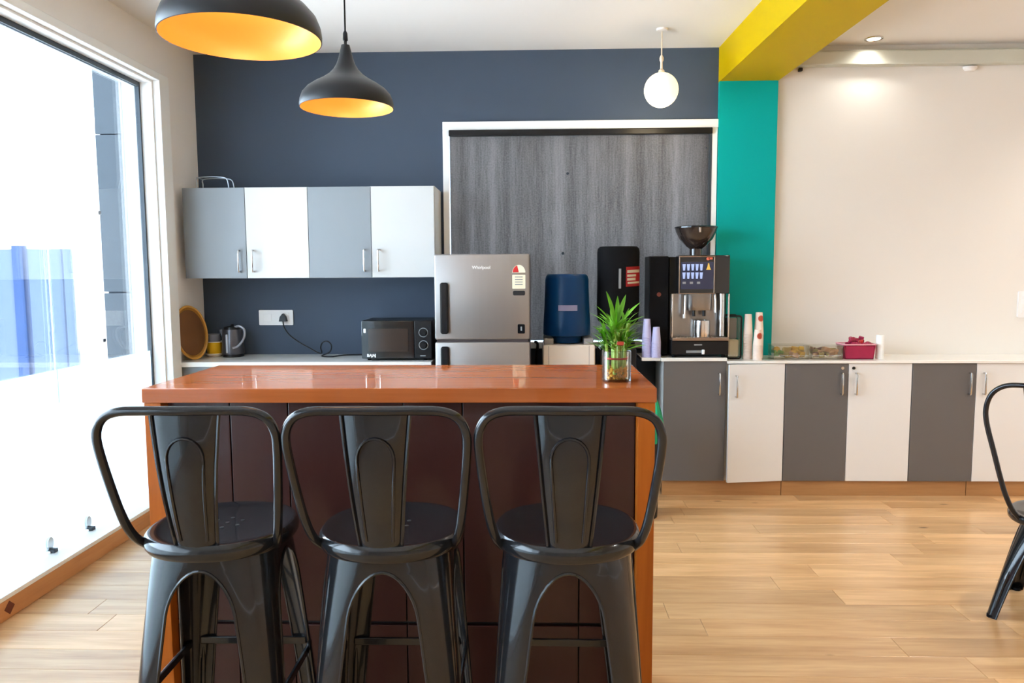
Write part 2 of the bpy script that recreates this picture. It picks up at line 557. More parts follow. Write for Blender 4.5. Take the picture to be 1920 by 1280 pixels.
# casing and sill
w1 = struct('window_1', box(new(), LX, -2.23, OY1, 4.645, 0.105, 2.644, 0.004), 'casing_white', label='full-height glazed window with white casing')
obj('head_casing', box(new(), LX, -2.23, OY0 - 0.12, OY1, 2.60, 2.644, 0.004), 'casing_white', w1)
obj('near_casing', box(new(), LX, -2.23, OY0 - 0.12, OY0, 0.105, 2.60, 0.004), 'casing_white', w1)
obj('jamb_lining', box(new(), -2.455, LX, OY1 - 0.012, OY1, 0.105, 2.60), 'casing_white', w1)
obj('head_lining', box(new(), -2.455, LX, OY0, OY1 - 0.012, 2.588, 2.60), 'casing_white', w1)
obj('sill', box(new(), -2.455, -2.222, OY0 - 0.12, 4.645, 0.085, 0.105, 0.002), 'casing_white', w1)
bm = new()
box(bm, -2.372, -2.346, OY0, OY1 - 0.012, 2.562, 2.588)
box(bm, -2.372, -2.346, OY1 - 0.026, OY1 - 0.012, 0.105, 2.562)
obj('dark_frame', bm, 'dark_gasket', w1)
for a, b in ((OY0, 0.996), (1.002, 3.596), (3.604, OY1 - 0.026)):
    g = obj('glass_pane', box(new(), -2.366, -2.356, a, b, 0.112, 2.562), 'window_glass', w1)
    obj('frosted_film', box(new(), -2.3555, -2.3545, a + 0.002, b - 0.002, 0.114, 0.980), 'film_glass', g)
for yy in (3.455, 3.768):
    bm = new()
    box(bm, -2.385, -2.335, yy - 0.022, yy + 0.022, 0.105, 0.118, 0.002)
    prism(bm, [(yy + 0.022 * math.cos(a), 0.150 + 0.030 * math.sin(a)) for a in [2 * PI * k / 14 for k in range(14)]], 'x', -2.376, -2.344)
    f = obj('patch_fitting', bm, 'chrome', w1)
    obj('foot', box(new(), -2.350, -2.320, yy - 0.016, yy + 0.016, 0.105, 0.124, 0.003), 'dark_gasket', f)
for yy, zz in ((3.999, 1.089), (4.02, 1.78)):
    bm = new()
    box(bm, -2.378, -2.340, yy - 0.014, yy + 0.014, zz - 0.010, zz + 0.010, 0.003)
    obj('glass_clip', bm, 'chrome', w1)
for zz in (2.40, 1.62, 1.0):
    bm = new()
    prism(bm, [(-2.30 + 0.006 * math.cos(2 * PI * k / 8), zz + 0.006 * math.sin(2 * PI * k / 8)) for k in range(8)], 'y', OY1 - 0.015, OY1 - 0.0125)
    obj('screw_cap', bm, 'chrome', w1)
rail = struct('trim_2', box(new(), -2.30, -2.222, OY0 - 0.12, 4.66, 0, 0.0845, 0.003), 'oak_rail', label='orange oak kerb board below the window')
bm = new()
c = (2.985, 0.046)
prism(bm, [(c[0] - 0.032, c[1]), (c[0], c[1] - 0.030), (c[0] + 0.032, c[1]), (c[0], c[1] + 0.030)], 'x', -2.2225, -2.2212)
obj('diamond_patch', bm, 'snack_brown', rail)

# far sides of the room, out of the picture
struct('wall_right', box(new(), FX, FX + 0.15, FY, WY + 0.15, 0, CZ), 'cream_wall', label='plain cream side wall')
struct('wall_front', box(new(), -2.46, FX + 0.15, FY - 0.15, FY, 0, CZ), 'cream_wall', label='plain cream wall behind the viewer')

# back window: casing, glass, sill
bm = new()
box(bm, -0.602, 1.226, 5.075, WY + 0.02, WZ1, 2.447, 0.003)
w2 = struct('window_2', bm, 'casing_white', label='white cased window behind the grey blind')
obj('left_casing', box(new(), -0.602, WX0, 5.075, WY + 0.02, 0.93, WZ1, 0.003), 'casing_white', w2)
obj('right_casing', box(new(), WX1, 1.222, 5.075, WY + 0.02, 0.93, WZ1, 0.003), 'casing_white', w2)
obj('sill', box(new(), WX0, WX1, 5.05, WY + 0.02, 0.93, WZ0, 0.003), 'casing_white', w2)
obj('glass_pane', box(new(), WX0, WX1, WY + 0.10, WY + 0.108, WZ0, WZ1), 'window_glass', w2)

# ------------------------------------------------------------------ outside
struct('ground_outside', box(new(), -30, LX - 0.185, -12, 30, -0.20, -0.05), 'ground_ext', label='pale paving outside the window')
t = thing('outbuilding', 'white rendered building across the courtyard outside the window', 'building', (-6.0, 9.0, -0.05))
obj('wall', box(new(), -8.0, 2.55, 0, 0.3, 0, 3.2), 'white_ext', t)
obj('roof_edge', box(new(), -8.1, 2.65, -0.25, 0.4, 3.2, 3.42), 'white_ext', t)
for xx in (-5.2, -2.6, 0.0):
    obj('render_joint', box(new(), xx - 0.01, xx + 0.01, -0.004, 0.0, 0, 3.2), 'ground_ext', t)
t = thing('courtyard_gate', 'blue metal gate leaves outside the window', 'gate', (-6.4, 8.2, -0.05))
for a, b in ((-1.0, 0.60), (0.78, 1.16)):
    obj('gate_leaf', box(new(), a, b, 0, 0.05, 0.05, 1.78, 0.004), 'blue_gate', t)
obj('gate_leaf', box(new(), 1.18, 1.28, 0.0, 0.05, 0.05, 1.78, 0.004), 'blue_gate', t)
obj('gate_post', box(new(), 0.62, 0.74, -0.03, 0.09, 0, 1.82, 0.006), 'blue_post', t)
t = thing('clad_pier', 'blue grey clad pier of the building wing outside the window', 'pier', (-3.35, 5.75, -0.05))
cols = [(0.0, 0.215, 'clad_blue'), (0.221, 0.40, 'clad_pale'), (0.406, 1.0, 'clad_blue')]
obj('core', box(new(), 0.02, 0.98, 0.03, 1.6, 0, 3.6), 'clad_dark', t)
for x0, x1, m in cols:
    for z0, z1 in ((0.0, 1.35), (1.362, 2.56), (2.568, 3.6)):
        obj('cladding_panel', box(new(), x0, x1, 0, 0.03, z0, z1, 0.002), m, t)

# ------------------------------------------------------------------ bar island
BX, BY, BZ = -0.386, 2.074, 1.125
isl = thing('bar_island', 'glossy orange brown wooden bar counter with dark maroon front panels', 'bar counter', (BX, BY, 0))
HW, D, SL = 0.731, 0.530, 0.042
obj('top', box(new(), -HW, HW, 0, D, BZ - SL, BZ, 0.0025), 'bar_wood', isl)
for s in (-1, 1):
    a, b = (HW - 0.052, HW - 0.003) if s > 0 else (-HW + 0.003, -HW + 0.052)
    obj('end_panel', box(new(), a, b, 0.005, D - 0.005, 0, BZ - SL - 0.0005, 0.002), 'bar_wood_upright', isl)
PX0, PX1 = -HW + 0.0525, HW - 0.0525
seams = [PX0] + [v - BX for v in (-0.882, -0.712, -0.376, -0.205, 0.131)] + [PX1]
GZ = 0.408
for i in range(len(seams) - 1):
    a, b = seams[i] + 0.0018, seams[i + 1] - 0.0018
    obj('front_panel', box(new(), a, b, 0.042, 0.058, GZ + 0.012, BZ - SL - 0.0005, 0.0015), 'maroon_panel', isl)
    obj('kick_panel', box(new(), a, b, 0.042, 0.058, 0.0, GZ, 0.0015), 'maroon_panel', isl)
obj('carcass', box(new(), PX0, PX1, 0.059, D - 0.022, 0.0, BZ - SL - 0.0005), 'groove_black', isl)
obj('rear_panel', box(new(), PX0, PX1, D - 0.021, D - 0.005, 0, BZ - SL - 0.0005, 0.001), 'maroon_panel', isl)

# ------------------------------------------------------------------ metal stools and chair
def leg_profile(zt, apex, spring, L0, k, rc_top, rc_bot, lw0, lw1):
    def Lf(z): return L0 - k * z
    def rc(z): return rc_bot + (rc_top - rc_bot) * max(0.0, z / zt) ** 2.2
    def Pf(z): return Lf(z) - rc(z) + PI / 4 * rc(z)
    def f(z):
        if z >= apex: return Pf(z)
        lw = lw0 + (lw1 - lw0) * z / spring
        A = max(0.0, Pf(z) - lw)
        if z > spring:
            A *= math.sqrt(max(0.0, 1 - ((z - spring) / (apex - spring)) ** 2))
        return Pf(z) - A
    def pt(z, t):
        L, r = Lf(z), rc(z)
        h = PI / 4 * r
        if abs(t) <= h:
            a = PI / 4 + t / r
            return (L - r + r * math.cos(a), L - r + r * math.sin(a))
        if t > 0: return (L - r - (t - h), L)
        return (L, L - r - (-t - h))
    zs = [zt, zt - (zt - apex) * 0.5]
    zs += [spring + (apex - spring) * math.sin(R(90 - 11.25 * i)) for i in range(8)]
    zs += [spring * (1 - i / 9) for i in range(10)]
    return zs, f, pt

def metal_seat(name, label, cat, loc, rotz, group, seat_h, seat_r, apex_d, hoop, splat, bars_z, leg):
    t = thing(name, label, cat, loc, rotz, group)
    # seat pan: dished top with a rolled rim
    bm = new()
    r = seat_r
    prof = [(0, seat_h - 0.010), (r * 0.5, seat_h - 0.009), (r * 0.82, seat_h - 0.004), (r * 0.90, seat_h), (r * 0.955, seat_h - 0.001),
            (r * 0.99, seat_h - 0.008), (r, seat_h - 0.018), (r * 0.992, seat_h - 0.030), (r * 0.965, seat_h - 0.037),
            (r * 0.93, seat_h - 0.034), (r * 0.92, seat_h - 0.026), (r * 0.5, seat_h - 0.016), (0, seat_h - 0.016)]
    lathe(bm, prof, 48, ex=2.25)
    seat = obj('seat', bm, 'gunmetal', t)
    bm = new()
    for dx_, dy_ in ((0, 0), (0.031, 0.018), (-0.031, 0.018), (0.031, -0.018), (-0.031, -0.018), (0.0, 0.035), (0, -0.035)):
        lathe(bm, [(0, seat_h - 0.0088), (0.0052, seat_h - 0.0088), (0.0052, seat_h - 0.0125)], 8, (dx_ + 0.0, dy_ + 0.02))
    obj('drain_holes', bm, 'groove_black', seat)['kind'] = 'stuff'
    zt = seat_h - 0.030
    apex, spring, L0, k, lw0, lw1 = leg
    zs, f, pt = leg_profile(zt, apex, spring, L0, k, 0.115, 0.022, lw0, lw1)
    for sx in (-1, 1):
        for sy in (-1, 1):
            bm = new()
            rows = []
            nc = 14
            for z in zs:
                row = []
                fz = f(z)
                for i in range(nc + 1):
                    u = -1 + 2 * i / nc
                    x_, y_ = pt(z, u * fz)
                    row.append(bm.verts.new((x_ * sx, y_ * sy, z)))
                rows.append(row)
            for a, b in zip(rows[:-1], rows[1:]):
                for i in range(nc):
                    bm.faces.new((a[i], a[i + 1], b[i + 1], b[i]))
            bmesh.ops.recalc_face_normals(bm, faces=bm.faces[:])
            bmesh.ops.solidify(bm, geom=bm.faces[:], thickness=0.002)
            edge = [z for z in zs if z <= apex]
            for u in (-1, 1):
                pts = []
                for z in edge:
                    x_, y_ = pt(z, u * f(z))
                    pts.append((x_ * sx, y_ * sy, z))
                tube(bm, pts, 0.0038, 6)
            lg = obj('leg', bm, 'gunmetal', t, 40)
            # pressed rib low on the leg
            bm = new()
            ztop = spring * 0.66
            pts = []
            for q in range(9):
                z = ztop - (ztop - spring * 0.15) * q / 8
                x_, y_ = pt(z, (lw0 + lw1) * 0.22)
                pts.append((x_ * sx, y_ * sy, z))
            tube(bm, pts, 0.008, 8, radii=[0.003] + [0.0075] * 7 + [0.003])
            obj('pressed_rib', bm, 'gunmetal', lg)
            bm = new()
            x_, y_ = pt(0.0, 0.0)
            lathe(bm, [(0, 0.0), (0.018, 0.0), (0.018, 0.012), (0, 0.012)], 10, ((x_ - 0.012) * sx, (y_ - 0.012) * sy))
            obj('rubber_foot', bm, 'black_matte', lg)
    # foot bars between the legs
    if bars_z:
        Lb = L0 - k * bars_z - 0.006
        for ang in range(4):
            bm = new()
            box(bm, -Lb + 0.02, Lb - 0.02, Lb - 0.006, Lb + 0.002, bars_z - 0.010, bars_z + 0.010, 0.002)
            bmesh.ops.rotate(bm, verts=bm.verts[:], cent=(0, 0, 0), matrix=Matrix.Rotation(ang * PI / 2, 3, 'Z'))
            obj('foot_bar', bm, 'gunmetal', t)
    # bent tube back
    half = hoop
    full = [(-x_, y_, z) for x_, y_, z in half][:-1] + [(x_, y_, z) for x_, y_, z in half[::-1]]
    bm = new()
    tube(bm, catmull(full, 6), 0.0102, 10)
    obj('back_hoop', bm, 'gunmetal', t, 60)
    # splat, pressed sheet tapering downwards
    (wt, yt, ztp), (wb, yb, zb) = splat
    bm = new()
    rows = []
    nr, nc = 12, 10
    for j in range(nr + 1):
        v = j / nr
        w = wt + (wb - wt) * v
        row = []
        for i in range(nc + 1):
            u = -1 + 2 * i / nc
            yy = yt + (yb - yt) * v - 0.012 * math.sin(PI * v) + 0.010 * (u * u)
            if abs(u) > 0.93: yy += 0.006
            row.append(bm.verts.new((u * w, yy, ztp + (zb - ztp) * v)))
        rows.append(row)
    for a, b in zip(rows[:-1], rows[1:]):
        for i in range(nc):
            bm.faces.new((a[i], a[i + 1], b[i + 1], b[i]))
    bmesh.ops.recalc_face_normals(bm, faces=bm.faces[:])
    bmesh.ops.solidify(bm, geom=bm.faces[:], thickness=0.003)
    for u in (-1, 1):
        tube(bm, [((wt + (wb - wt) * q / 8) * u, yt + (yb - yt) * q / 8 - 0.012 * math.sin(PI * q / 8) + 0.012, ztp + (zb - ztp) * q / 8) for q in range(9)], 0.004, 6)
    sp = obj('back_splat', bm, 'gunmetal', t, 50)
    bm = new()
    pts = []
    def sp_pt(u, v):
        w = wt + (wb - wt) * v
        return (u * w, yt + (yb - yt) * v - 0.012 * math.sin(PI * v) + 0.010 * u * u - 0.0015, ztp + (zb - ztp) * v)
    for q in range(8):
        pts.append(sp_pt(-0.62, 0.94 - 0.60 * q / 7))
    for q in range(1, 12):
        a = PI - PI * q / 12
        pts.append(sp_pt(0.62 * math.cos(a), 0.34 - 0.17 * math.sin(a)))
    for q in range(8):
        pts.append(sp_pt(0.62, 0.34 + 0.60 * q / 7))
    tube(bm, pts, 0.0035, 6)
    obj('embossed_arch', bm, 'gunmetal', sp, 60)
    return t

stool_hoop = [(0.1496, -0.0748, 0.827), (0.1628, -0.1038, 0.856), (0.1734, -0.1276, 0.9044), (0.1839, -0.1514, 0.9836), (0.1927, -0.1742, 1.0734), (0.191, -0.1822, 1.1147), (0.1742, -0.1866, 1.1446), (0.1408, -0.1892, 1.1587), (0.088, -0.1918, 1.1614), (0.0, -0.1936, 1.1614)]
stool_splat = ((0.0739, -0.1954, 1.1543), (0.0458, -0.1637, 0.8498))
stool_leg = (0.792, 0.690, 0.195, 0.060, 0.034, 0.057)
sg = 'bar stools along the bar counter'
metal_seat('bar_stool', 'dark gunmetal bar stool with back, nearest the tall window', 'bar stool', (-0.745, 1.729, 0), R(1), sg, 0.856, 0.171, 0, stool_hoop, stool_splat, 0.478, stool_leg)
metal_seat('bar_stool', 'dark gunmetal bar stool with back, the middle one of three', 'bar stool', (-0.335, 1.729, 0), R(0.3), sg, 0.856, 0.171, 0, stool_hoop, stool_splat, 0.478, stool_leg)
metal_seat('bar_stool', 'dark gunmetal bar stool with back, in front of the bamboo vase end', 'bar stool', (0.078, 1.729, 0), R(-0.5), sg, 0.856, 0.171, 0, stool_hoop, stool_splat, 0.478, stool_leg)
chair_hoop = [(0.125, -0.150, 0.430), (0.150, -0.175, 0.475), (0.178, -0.195, 0.56), (0.212, -0.212, 0.70), (0.240, -0.226, 0.82),
              (0.243, -0.234, 0.89), (0.222, -0.240, 0.95), (0.175, -0.244, 0.985), (0.10, -0.247, 0.993), (0.0, -0.250, 0.993)]
metal_seat('metal_chair', 'low black metal chair at the right edge beside the white cabinets', 'chair', (2.19, 3.065, 0), R(-45), None,
           0.445, 0.195, 0, chair_hoop, ((0.115, -0.252, 0.985), (0.060, -0.172, 0.440)), None, (0.385, 0.31, 0.212, 0.19, 0.034, 0.050))

# ------------------------------------------------------------------ cabinets
def handle(parent, x, y, z0, z1, material='chrome'):
    bm = new()
    yy = y - 0.028
    tube(bm, [(x, y, z0 + 0.006), (x, yy + 0.004, z0 + 0.006), (x, yy, z0 + 0.012), (x, yy, z1 - 0.012), (x, yy + 0.004, z1 - 0.006), (x, y, z1 - 0.006)], 0.0055, 8)
    return obj('handle', bm, material, parent)

def cabinet(name, label, x0, x1, yf, yb, z0, z1, doors, cat, group, door_th=0.018, hz=None, body_mat='carcass'):
    """doors: list of (width share, material, handle side, lock, ajar degrees)"""
    t = thing(name, label, cat, (x0, yf, 0), 0, group)
    w = x1 - x0
    d = yb - yf
    bm = new()
    th = 0.016
    box(bm, 0, th, door_th + 0.001, d, z0, z1)
    box(bm, w - th, w, door_th + 0.001, d, z0, z1)
    box(bm, th, w - th, door_th + 0.001, d, z0, z0 + th)
    box(bm, th, w - th, door_th + 0.001, d, z1 - th, z1)
    box(bm, th, w - th, d - 0.008, d, z0 + th, z1 - th)
    obj('body', bm, body_mat, t)
    a = 0.0
    for share, m, side, lock, ajar in doors:
        b = a + share * w
        bm = new()
        dw = b - a - 0.003
        # hinge at the edge opposite the handle
        hx = b - 0.0015 if side < 0 else a + 0.0015
        box(bm, (a + 0.0015) - hx, (b - 0.0015) - hx, 0, door_th, z0 + 0.001, z1 - 0.002, 0.0012, 1)
        dr = obj('door', bm, m, t)
        dr.location = (hx, 0, 0)
        if ajar:
            dr.rotation_euler = (0, 0, R(ajar) * (1 if side < 0 else -1))
        xh = ((a + 0.045) if side < 0 else (b - 0.045)) - hx
        handle(dr, xh, 0, *hz)
        if lock:
            xl = ((a + 0.030) if side < 0 else (b - 0.040)) - hx
            bm = new()
            disc(bm, xl, z1 - 0.030, 0.010, -0.004, 0.0005, 12)
            obj('lock', bm, 'black_plastic' if side < 0 else 'chrome', dr)
        a = b
    return t

ug = 'wall cabinets on the slate wall'
UZ0, UZ1, UY = 1.418, 1.992, 4.745
for x0, lab in ((-2.228, 'wall cabinet with a grey and a white door, beside the window'), (-1.425, 'wall cabinet with a grey and a white door, next to the blind')):
    cabinet('wall_cabinet', lab, x0, x0 + 0.803, UY, WY - 0.001, UZ0, UZ1, [(0.5, 'laminate_grey_light', 1, False, 0), (0.5, 'laminate_white_dimmed', -1, False, 0)],
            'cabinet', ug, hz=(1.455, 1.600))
# left base units, almost hidden behind the bar
bgp = 'base cabinets under the left worktop'
for x0, lab in ((-2.262, 'grey and white base cabinet under the worktop beside the window'), (-1.452, 'grey and white base cabinet under the microwave oven')):
    cabinet('base_cabinet', lab, x0, x0 + 0.805, 4.66, WY - 0.001, 0.10, 0.858, [(0.5, 'laminate_grey_light', 1, False, 0), (0.5, 'laminate_white_dimmed', -1, False, 0)],
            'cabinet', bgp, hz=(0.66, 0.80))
tag(obj('worktop', box(new(), -2.272, -0.640, 4.640, WY - 0.001, 0.8585, 0.890, 0.003), 'worktop'), 'white worktop carrying the kettle and the microwave oven', 'worktop')
tag(obj('plinth_board', box(new(), -2.262, -0.645, 4.70, 4.72, 0.0, 0.099), 'oak_trim'), 'oak plinth board under the left base cabinets', 'plinth')

rg = 'low cabinets along the right wall'
RY = 4.749
c1 = cabinet('low_cabinet', 'low charcoal single-door cabinet under the coffee machine', 0.830, 1.226, RY - 0.004, WY - 0.04, 0.100, 0.878, [(1.0, 'laminate_grey_dark', 1, False, 0)], 'cabinet', rg, hz=(0.660, 0.805))
cabinet('low_cabinet', 'low white single-door cabinet standing slightly ajar', 1.2285, 1.598, RY, WY - 0.04, 0.100, 0.862, [(1.0, 'laminate_white', -1, False, 8.0)], 'cabinet', rg, hz=(0.650, 0.795))
cabinet('low_cabinet', 'low cabinet with charcoal and white doors and two locks', 1.600, 2.394, RY, WY - 0.001, 0.100, 0.862, [(0.5, 'laminate_grey_dark', 1, True, 0), (0.5, 'laminate_white', -1, True, 0)], 'cabinet', rg, hz=(0.660, 0.805))
cabinet('low_cabinet', 'low cabinet with charcoal and white doors, partly behind the metal chair', 2.396, 3.192, RY, WY - 0.001, 0.100, 0.862, [(0.5, 'laminate_grey_dark', 1, False, 0), (0.5, 'laminate_white', -1, False, 0)], 'cabinet', rg, hz=(0.660, 0.805))
cabinet('low_cabinet', 'low cabinet with charcoal and white doors beyond the metal chair', 3.194, 3.990, RY, WY - 0.001, 0.100, 0.862, [(0.5, 'laminate_grey_dark', 1, False, 0), (0.5, 'laminate_white', -1, False, 0)], 'cabinet', rg, hz=(0.660, 0.805))
tag(obj('worktop', box(new(), 0.812, 1.2275, 4.732, WY - 0.04, 0.8785, 0.900, 0.003), 'worktop'), 'white worktop under the coffee machine', 'worktop')
bm = new()
box(bm, 1.2285, 1.6065, 4.735, WY - 0.04, 0.8625, 0.880, 0.003)
box(bm, 1.6055, 3.995, 4.735, WY - 0.001, 0.8625, 0.880, 0.003)
tag(obj('worktop', bm, 'worktop'), 'long white worktop under the paper cups and snack boxes', 'worktop')
for x0, x1, lab in ((0.832, 1.598, 'oak plinth board under the charcoal cabinet and the ajar door'), (1.600, 2.775, 'oak plinth board under the two locked doors'), (2.777, 3.99, 'oak plinth board at the right behind the chair')):
    tag(obj('plinth_board', box(new(), x0 + 0.001, x1 - 0.001, 4.770, 4.788, 0.0, 0.0995, 0.001), 'oak_trim'), lab, 'plinth', 'oak plinth boards')

# wire rack on the wall cabinets
t = thing('wire_rack', 'small bent wire stand on top of the wall cabinet', 'wire rack', (-2.10, 4.93, UZ1))
for yy in (0.0, 0.09):
    bm = new()
    tube(bm, catmull([(-0.11, yy, 0.0), (-0.11, yy, 0.05), (-0.108, yy, 0.082), (-0.04, yy, 0.090), (0.04, yy, 0.088), (0.085, yy, 0.078), (0.098, yy, 0.04), (0.102, yy, 0.0)], 4), 0.0035, 6)
    obj('wire_frame', bm, 'wire_steel', t)
obj('wire_rod', tube(new(), [(-0.11, 0.0, 0.085), (-0.11, 0.09, 0.085)], 0.0035, 6), 'wire_steel', t)

# ------------------------------------------------------------------ blind
t = thing('roller_blind', 'grey streaked roller blind with a black top cassette', 'blind', (0, 5.085, 0))
obj('cassette', box(new(), WX0 + 0.002, WX1 - 0.002, -0.030, 0.012, 2.350, 2.390, 0.004), 'black_plastic', t)
bm = new()
rows = []
n = 90
for i in range(n + 1):
    x_ = WX0 + 0.006 + (WX1 - WX0 - 0.024) * i / n
    yy = 0.003 * math.sin(x_ * 11) + 0.002 * math.sin(x_ * 27 + 1)
    rows.append([bm.verts.new((x_, yy, z)) for z in (0.985, 1.45, 1.9, 2.352)])
for a, b in zip(rows[:-1], rows[1:]):
    for k in range(3):
        bm.faces.new((a[k], b[k], b[k + 1], a[k + 1]))
bmesh.ops.solidify(bm, geom=bm.faces[:], thickness=0.0015)
fab = obj('fabric', bm, 'blind_weave', t)
obj('side_channel', box(new(), WX1 - 0.018, WX1 - 0.001, -0.012, 0.012, 0.98, 2.350), 'dark_gasket', t)
bm = new()
for xx, zz, rr in ((0.232, 2.101, 0.009), (0.201, 1.572, 0.010), (1.150, 2.26, 0.005), (1.165, 1.88, 0.006)):
    disc(bm, xx, zz, rr, -0.010, 0.004, 10)
obj('dark_studs', bm, 'dark_gasket', fab)

# ------------------------------------------------------------------ fridge
fx0, fx1, fyf = -0.590, -0.020, 4.45
t = thing('refrigerator', 'steel grey two-door refrigerator with dark handles', 'refrigerator', (fx0, fyf, 0))
fw_ = fx1 - fx0
obj('cabinet_body', box(new(), 0.004, fw_ - 0.004, 0.062, 0.60, 0.03, 1.548, 0.008), 'steel_side', t)
bm = box(new(), 0, fw_, 0.0, 0.058, 1.046, 1.556, 0.012, 3)
ud = obj('upper_door', bm, 'steel_brushed', t)
ld = obj('lower_door', box(new(), 0, fw_, 0.0, 0.058, 0.10, 1.032, 0.012, 3), 'steel_brushed', t)
obj('door_gap', box(new(), 0.01, fw_ - 0.01, 0.012, 0.062, 1.030, 1.048), 'steel_side', t)
obj('base_grille', box(new(), 0.01, fw_ - 0.01, 0.04, 0.062, 0.012, 0.098), 'black_plastic', t)
obj('side_gasket', box(new(), fw_ - 0.001, fw_ + 0.003, 0.004, 0.60, 0.10, 1.55, 0.001), 'steel_side', t)
def fr_handle(parent, z0, z1):
    bm = new()
    prism(bm, rrect(0.036, 0.084, z0, z1, 0.014), 'y', -0.026, -0.002)
    bmesh.ops.bevel(bm, geom=[e for e in bm.edges if abs(e.verts[0].co.y - e.verts[1].co.y) < 1e-6 and e.verts[0].co.y < -0.02], offset=0.008, segments=3, affect='EDGES')
    obj('handle', bm, 'black_plastic', parent)
fr_handle(ud, 1.082, 1.388)
fr_handle(ld, 0.70, 1.006)
text_part('brand_lettering', 'Whirlpool', 0.026, (0.282, -0.0008, 1.476), 'print_white', ud, 0.0006, 0.0004)
bm = new()
prism(bm, rrect(0.466, 0.544, 1.350, 1.432, 0.003, 2), 'y', -0.001, 0.0005)
lb = obj('energy_label', bm, 'print_cream', ud)
bm = new()
prism(bm, [(0.505 + 0.039 * math.cos(PI * k / 14), 1.445 + 0.046 * math.sin(PI * k / 14)) for k in range(15)], 'y', -0.0012, 0.0005)
obj('label_dome', bm, 'print_cream', lb)
bm = new()
prism(bm, [(0.505, 1.447)] + [(0.505 + 0.036 * math.cos(R(105 + 75 * k / 6)), 1.447 + 0.042 * math.sin(R(105 + 75 * k / 6))) for k in range(7)], 'y', -0.0018, 0.0)
obj('dome_red_wedge', bm, 'print_red', lb)
bm = new()
for k in range(4):
    box(bm, 0.482, 0.528, -0.0018, 0.0, 1.372 + k * 0.015, 1.377 + k * 0.015)
obj('label_lines', bm, 'print_grey', lb)
bm = new()
prism(bm, rrect(0.470, 0.542, 1.310, 1.338, 0.008, 3), 'y', -0.001, 0.0005)
obj('dark_sticker', bm, 'groove_black', ud)
bm = new()
prism(bm, rrect(0.497, 0.540, 1.082, 1.138, 0.006, 3), 'y', -0.001, 0.0005)
st = obj('black_badge', bm, 'black_gloss', ud)
bm = new()
box(bm, 0.514, 0.523, -0.0018, 0.0, 1.100, 1.124)
obj('badge_mark', bm, 'print_grey', st)

# ------------------------------------------------------------------ microwave
t = thing('microwave_oven', 'black microwave oven with two ringed dials', 'microwave', (-1.094, 4.70, 0.890))
mw, mh = 0.452, 0.256
obj('case', box(new(), 0, mw, 0.02, 0.33, 0.012, mh, 0.006), 'black_plastic', t)
dr = obj('door', box(new(), 0.002, 0.336, 0.0, 0.0195, 0.014, mh - 0.002, 0.004), 'black_gloss', t)
obj('door_window', box(new(), 0.045, 0.300, -0.0012, 0.0, 0.058, 0.205, 0.0004, 1), 'amber_smoke', dr)
pn = obj('control_panel', box(new(), 0.340, mw - 0.002, 0.0, 0.0195, 0.014, mh - 0.002, 0.004), 'black_plastic', t)
for zz in (0.100, 0.180):
    bm = new()
    xk = 0.398
    prism(bm, [(xk + 0.017 * math.cos(2 * PI * k / 20), zz + 0.017 * math.sin(2 * PI * k / 20)) for k in range(20)], 'y', -0.018, 0.0)
    kb = obj('dial', bm, 'black_plastic', pn)
    bm = new()
    tube(bm, [(xk + 0.028 * math.cos(2 * PI * k / 24), -0.001, zz + 0.028 * math.sin(2 * PI * k / 24)) for k in range(24)], 0.0026, 6, closed=True)
    obj('dial_ring', bm, 'print_coral' if False else 'print_grey', kb)
text_part('brand_lettering', 'BAJAJ', 0.024, (0.064, -0.0008, 0.034), 'print_white', dr, 0.0005, 0.0008)
bm = new()
prism(bm, rrect(0.016, 0.030, 0.178, 0.206, 0.004, 3), 'y', -0.0012, 0.0004)
obj('door_sticker', bm, 'print_white', dr)
obj('panel_mark', box(new(), 0.375, 0.410, -0.0008, 0.0004, 0.028, 0.036), 'print_grey', pn)
for xx in (0.04, mw - 0.05):
    for yy in (0.05, 0.28):
        obj('foot', lathe(new(), [(0, 0), (0.012, 0), (0.012, 0.0125), (0, 0.0125)], 10, (xx, yy)), 'black_matte', t)

# socket, plug and cord
t = thing('wall_socket', 'white double wall socket plate beneath the wall cabinets', 'socket', (-1.772, WY, 1.145))
bm = new()
prism(bm, rrect(-0.118, 0.118, -0.052, 0.052, 0.006, 3), 'y', -0.010, 0.0)
pl_ = obj('plate', bm, 'socket_white', t)
obj('switch', box(new(), -0.085, -0.030, -0.014, -0.009, -0.026, 0.026, 0.002), 'socket_white', pl_)
obj('outlet', box(new(), 0.022, 0.092, -0.0125, -0.0095, -0.034, 0.034, 0.002), 'socket_white', pl_)
t = thing('power_plug', 'black power plug with its cord trailing along the worktop', 'plug', (-1.715, WY - 0.0135, 1.140))
bm = new()
prism(bm, [(-0.026, -0.020), (0.026, -0.020), (0.018, 0.012), (0.0, 0.034), (-0.018, 0.012)], 'y', -0.034, 0.0)
obj('plug_body', bm, 'black_plastic', t)
cpts = [(0, -0.025, -0.02), (0.012, -0.035, -0.06), (0.05, -0.05, -0.11), (0.12, -0.06, -0.160), (0.20, -0.08, -0.20), (0.265, -0.11, -0.228), (0.29, -0.12, -0.225),
        (0.283, -0.12, -0.19), (0.30, -0.125, -0.155), (0.335, -0.13, -0.148), (0.362, -0.14, -0.175), (0.352, -0.15, -0.218), (0.30, -0.16, -0.2435), (0.38, -0.20, -0.2435), (0.40, -0.17, -0.2435), (0.45, -0.10, -0.2435), (0.60, -0.08, -0.2435)]
bm = new()
tube(bm, catmull(cpts, 5), 0.0045, 7)
obj('cord', bm, 'black_plastic', t)

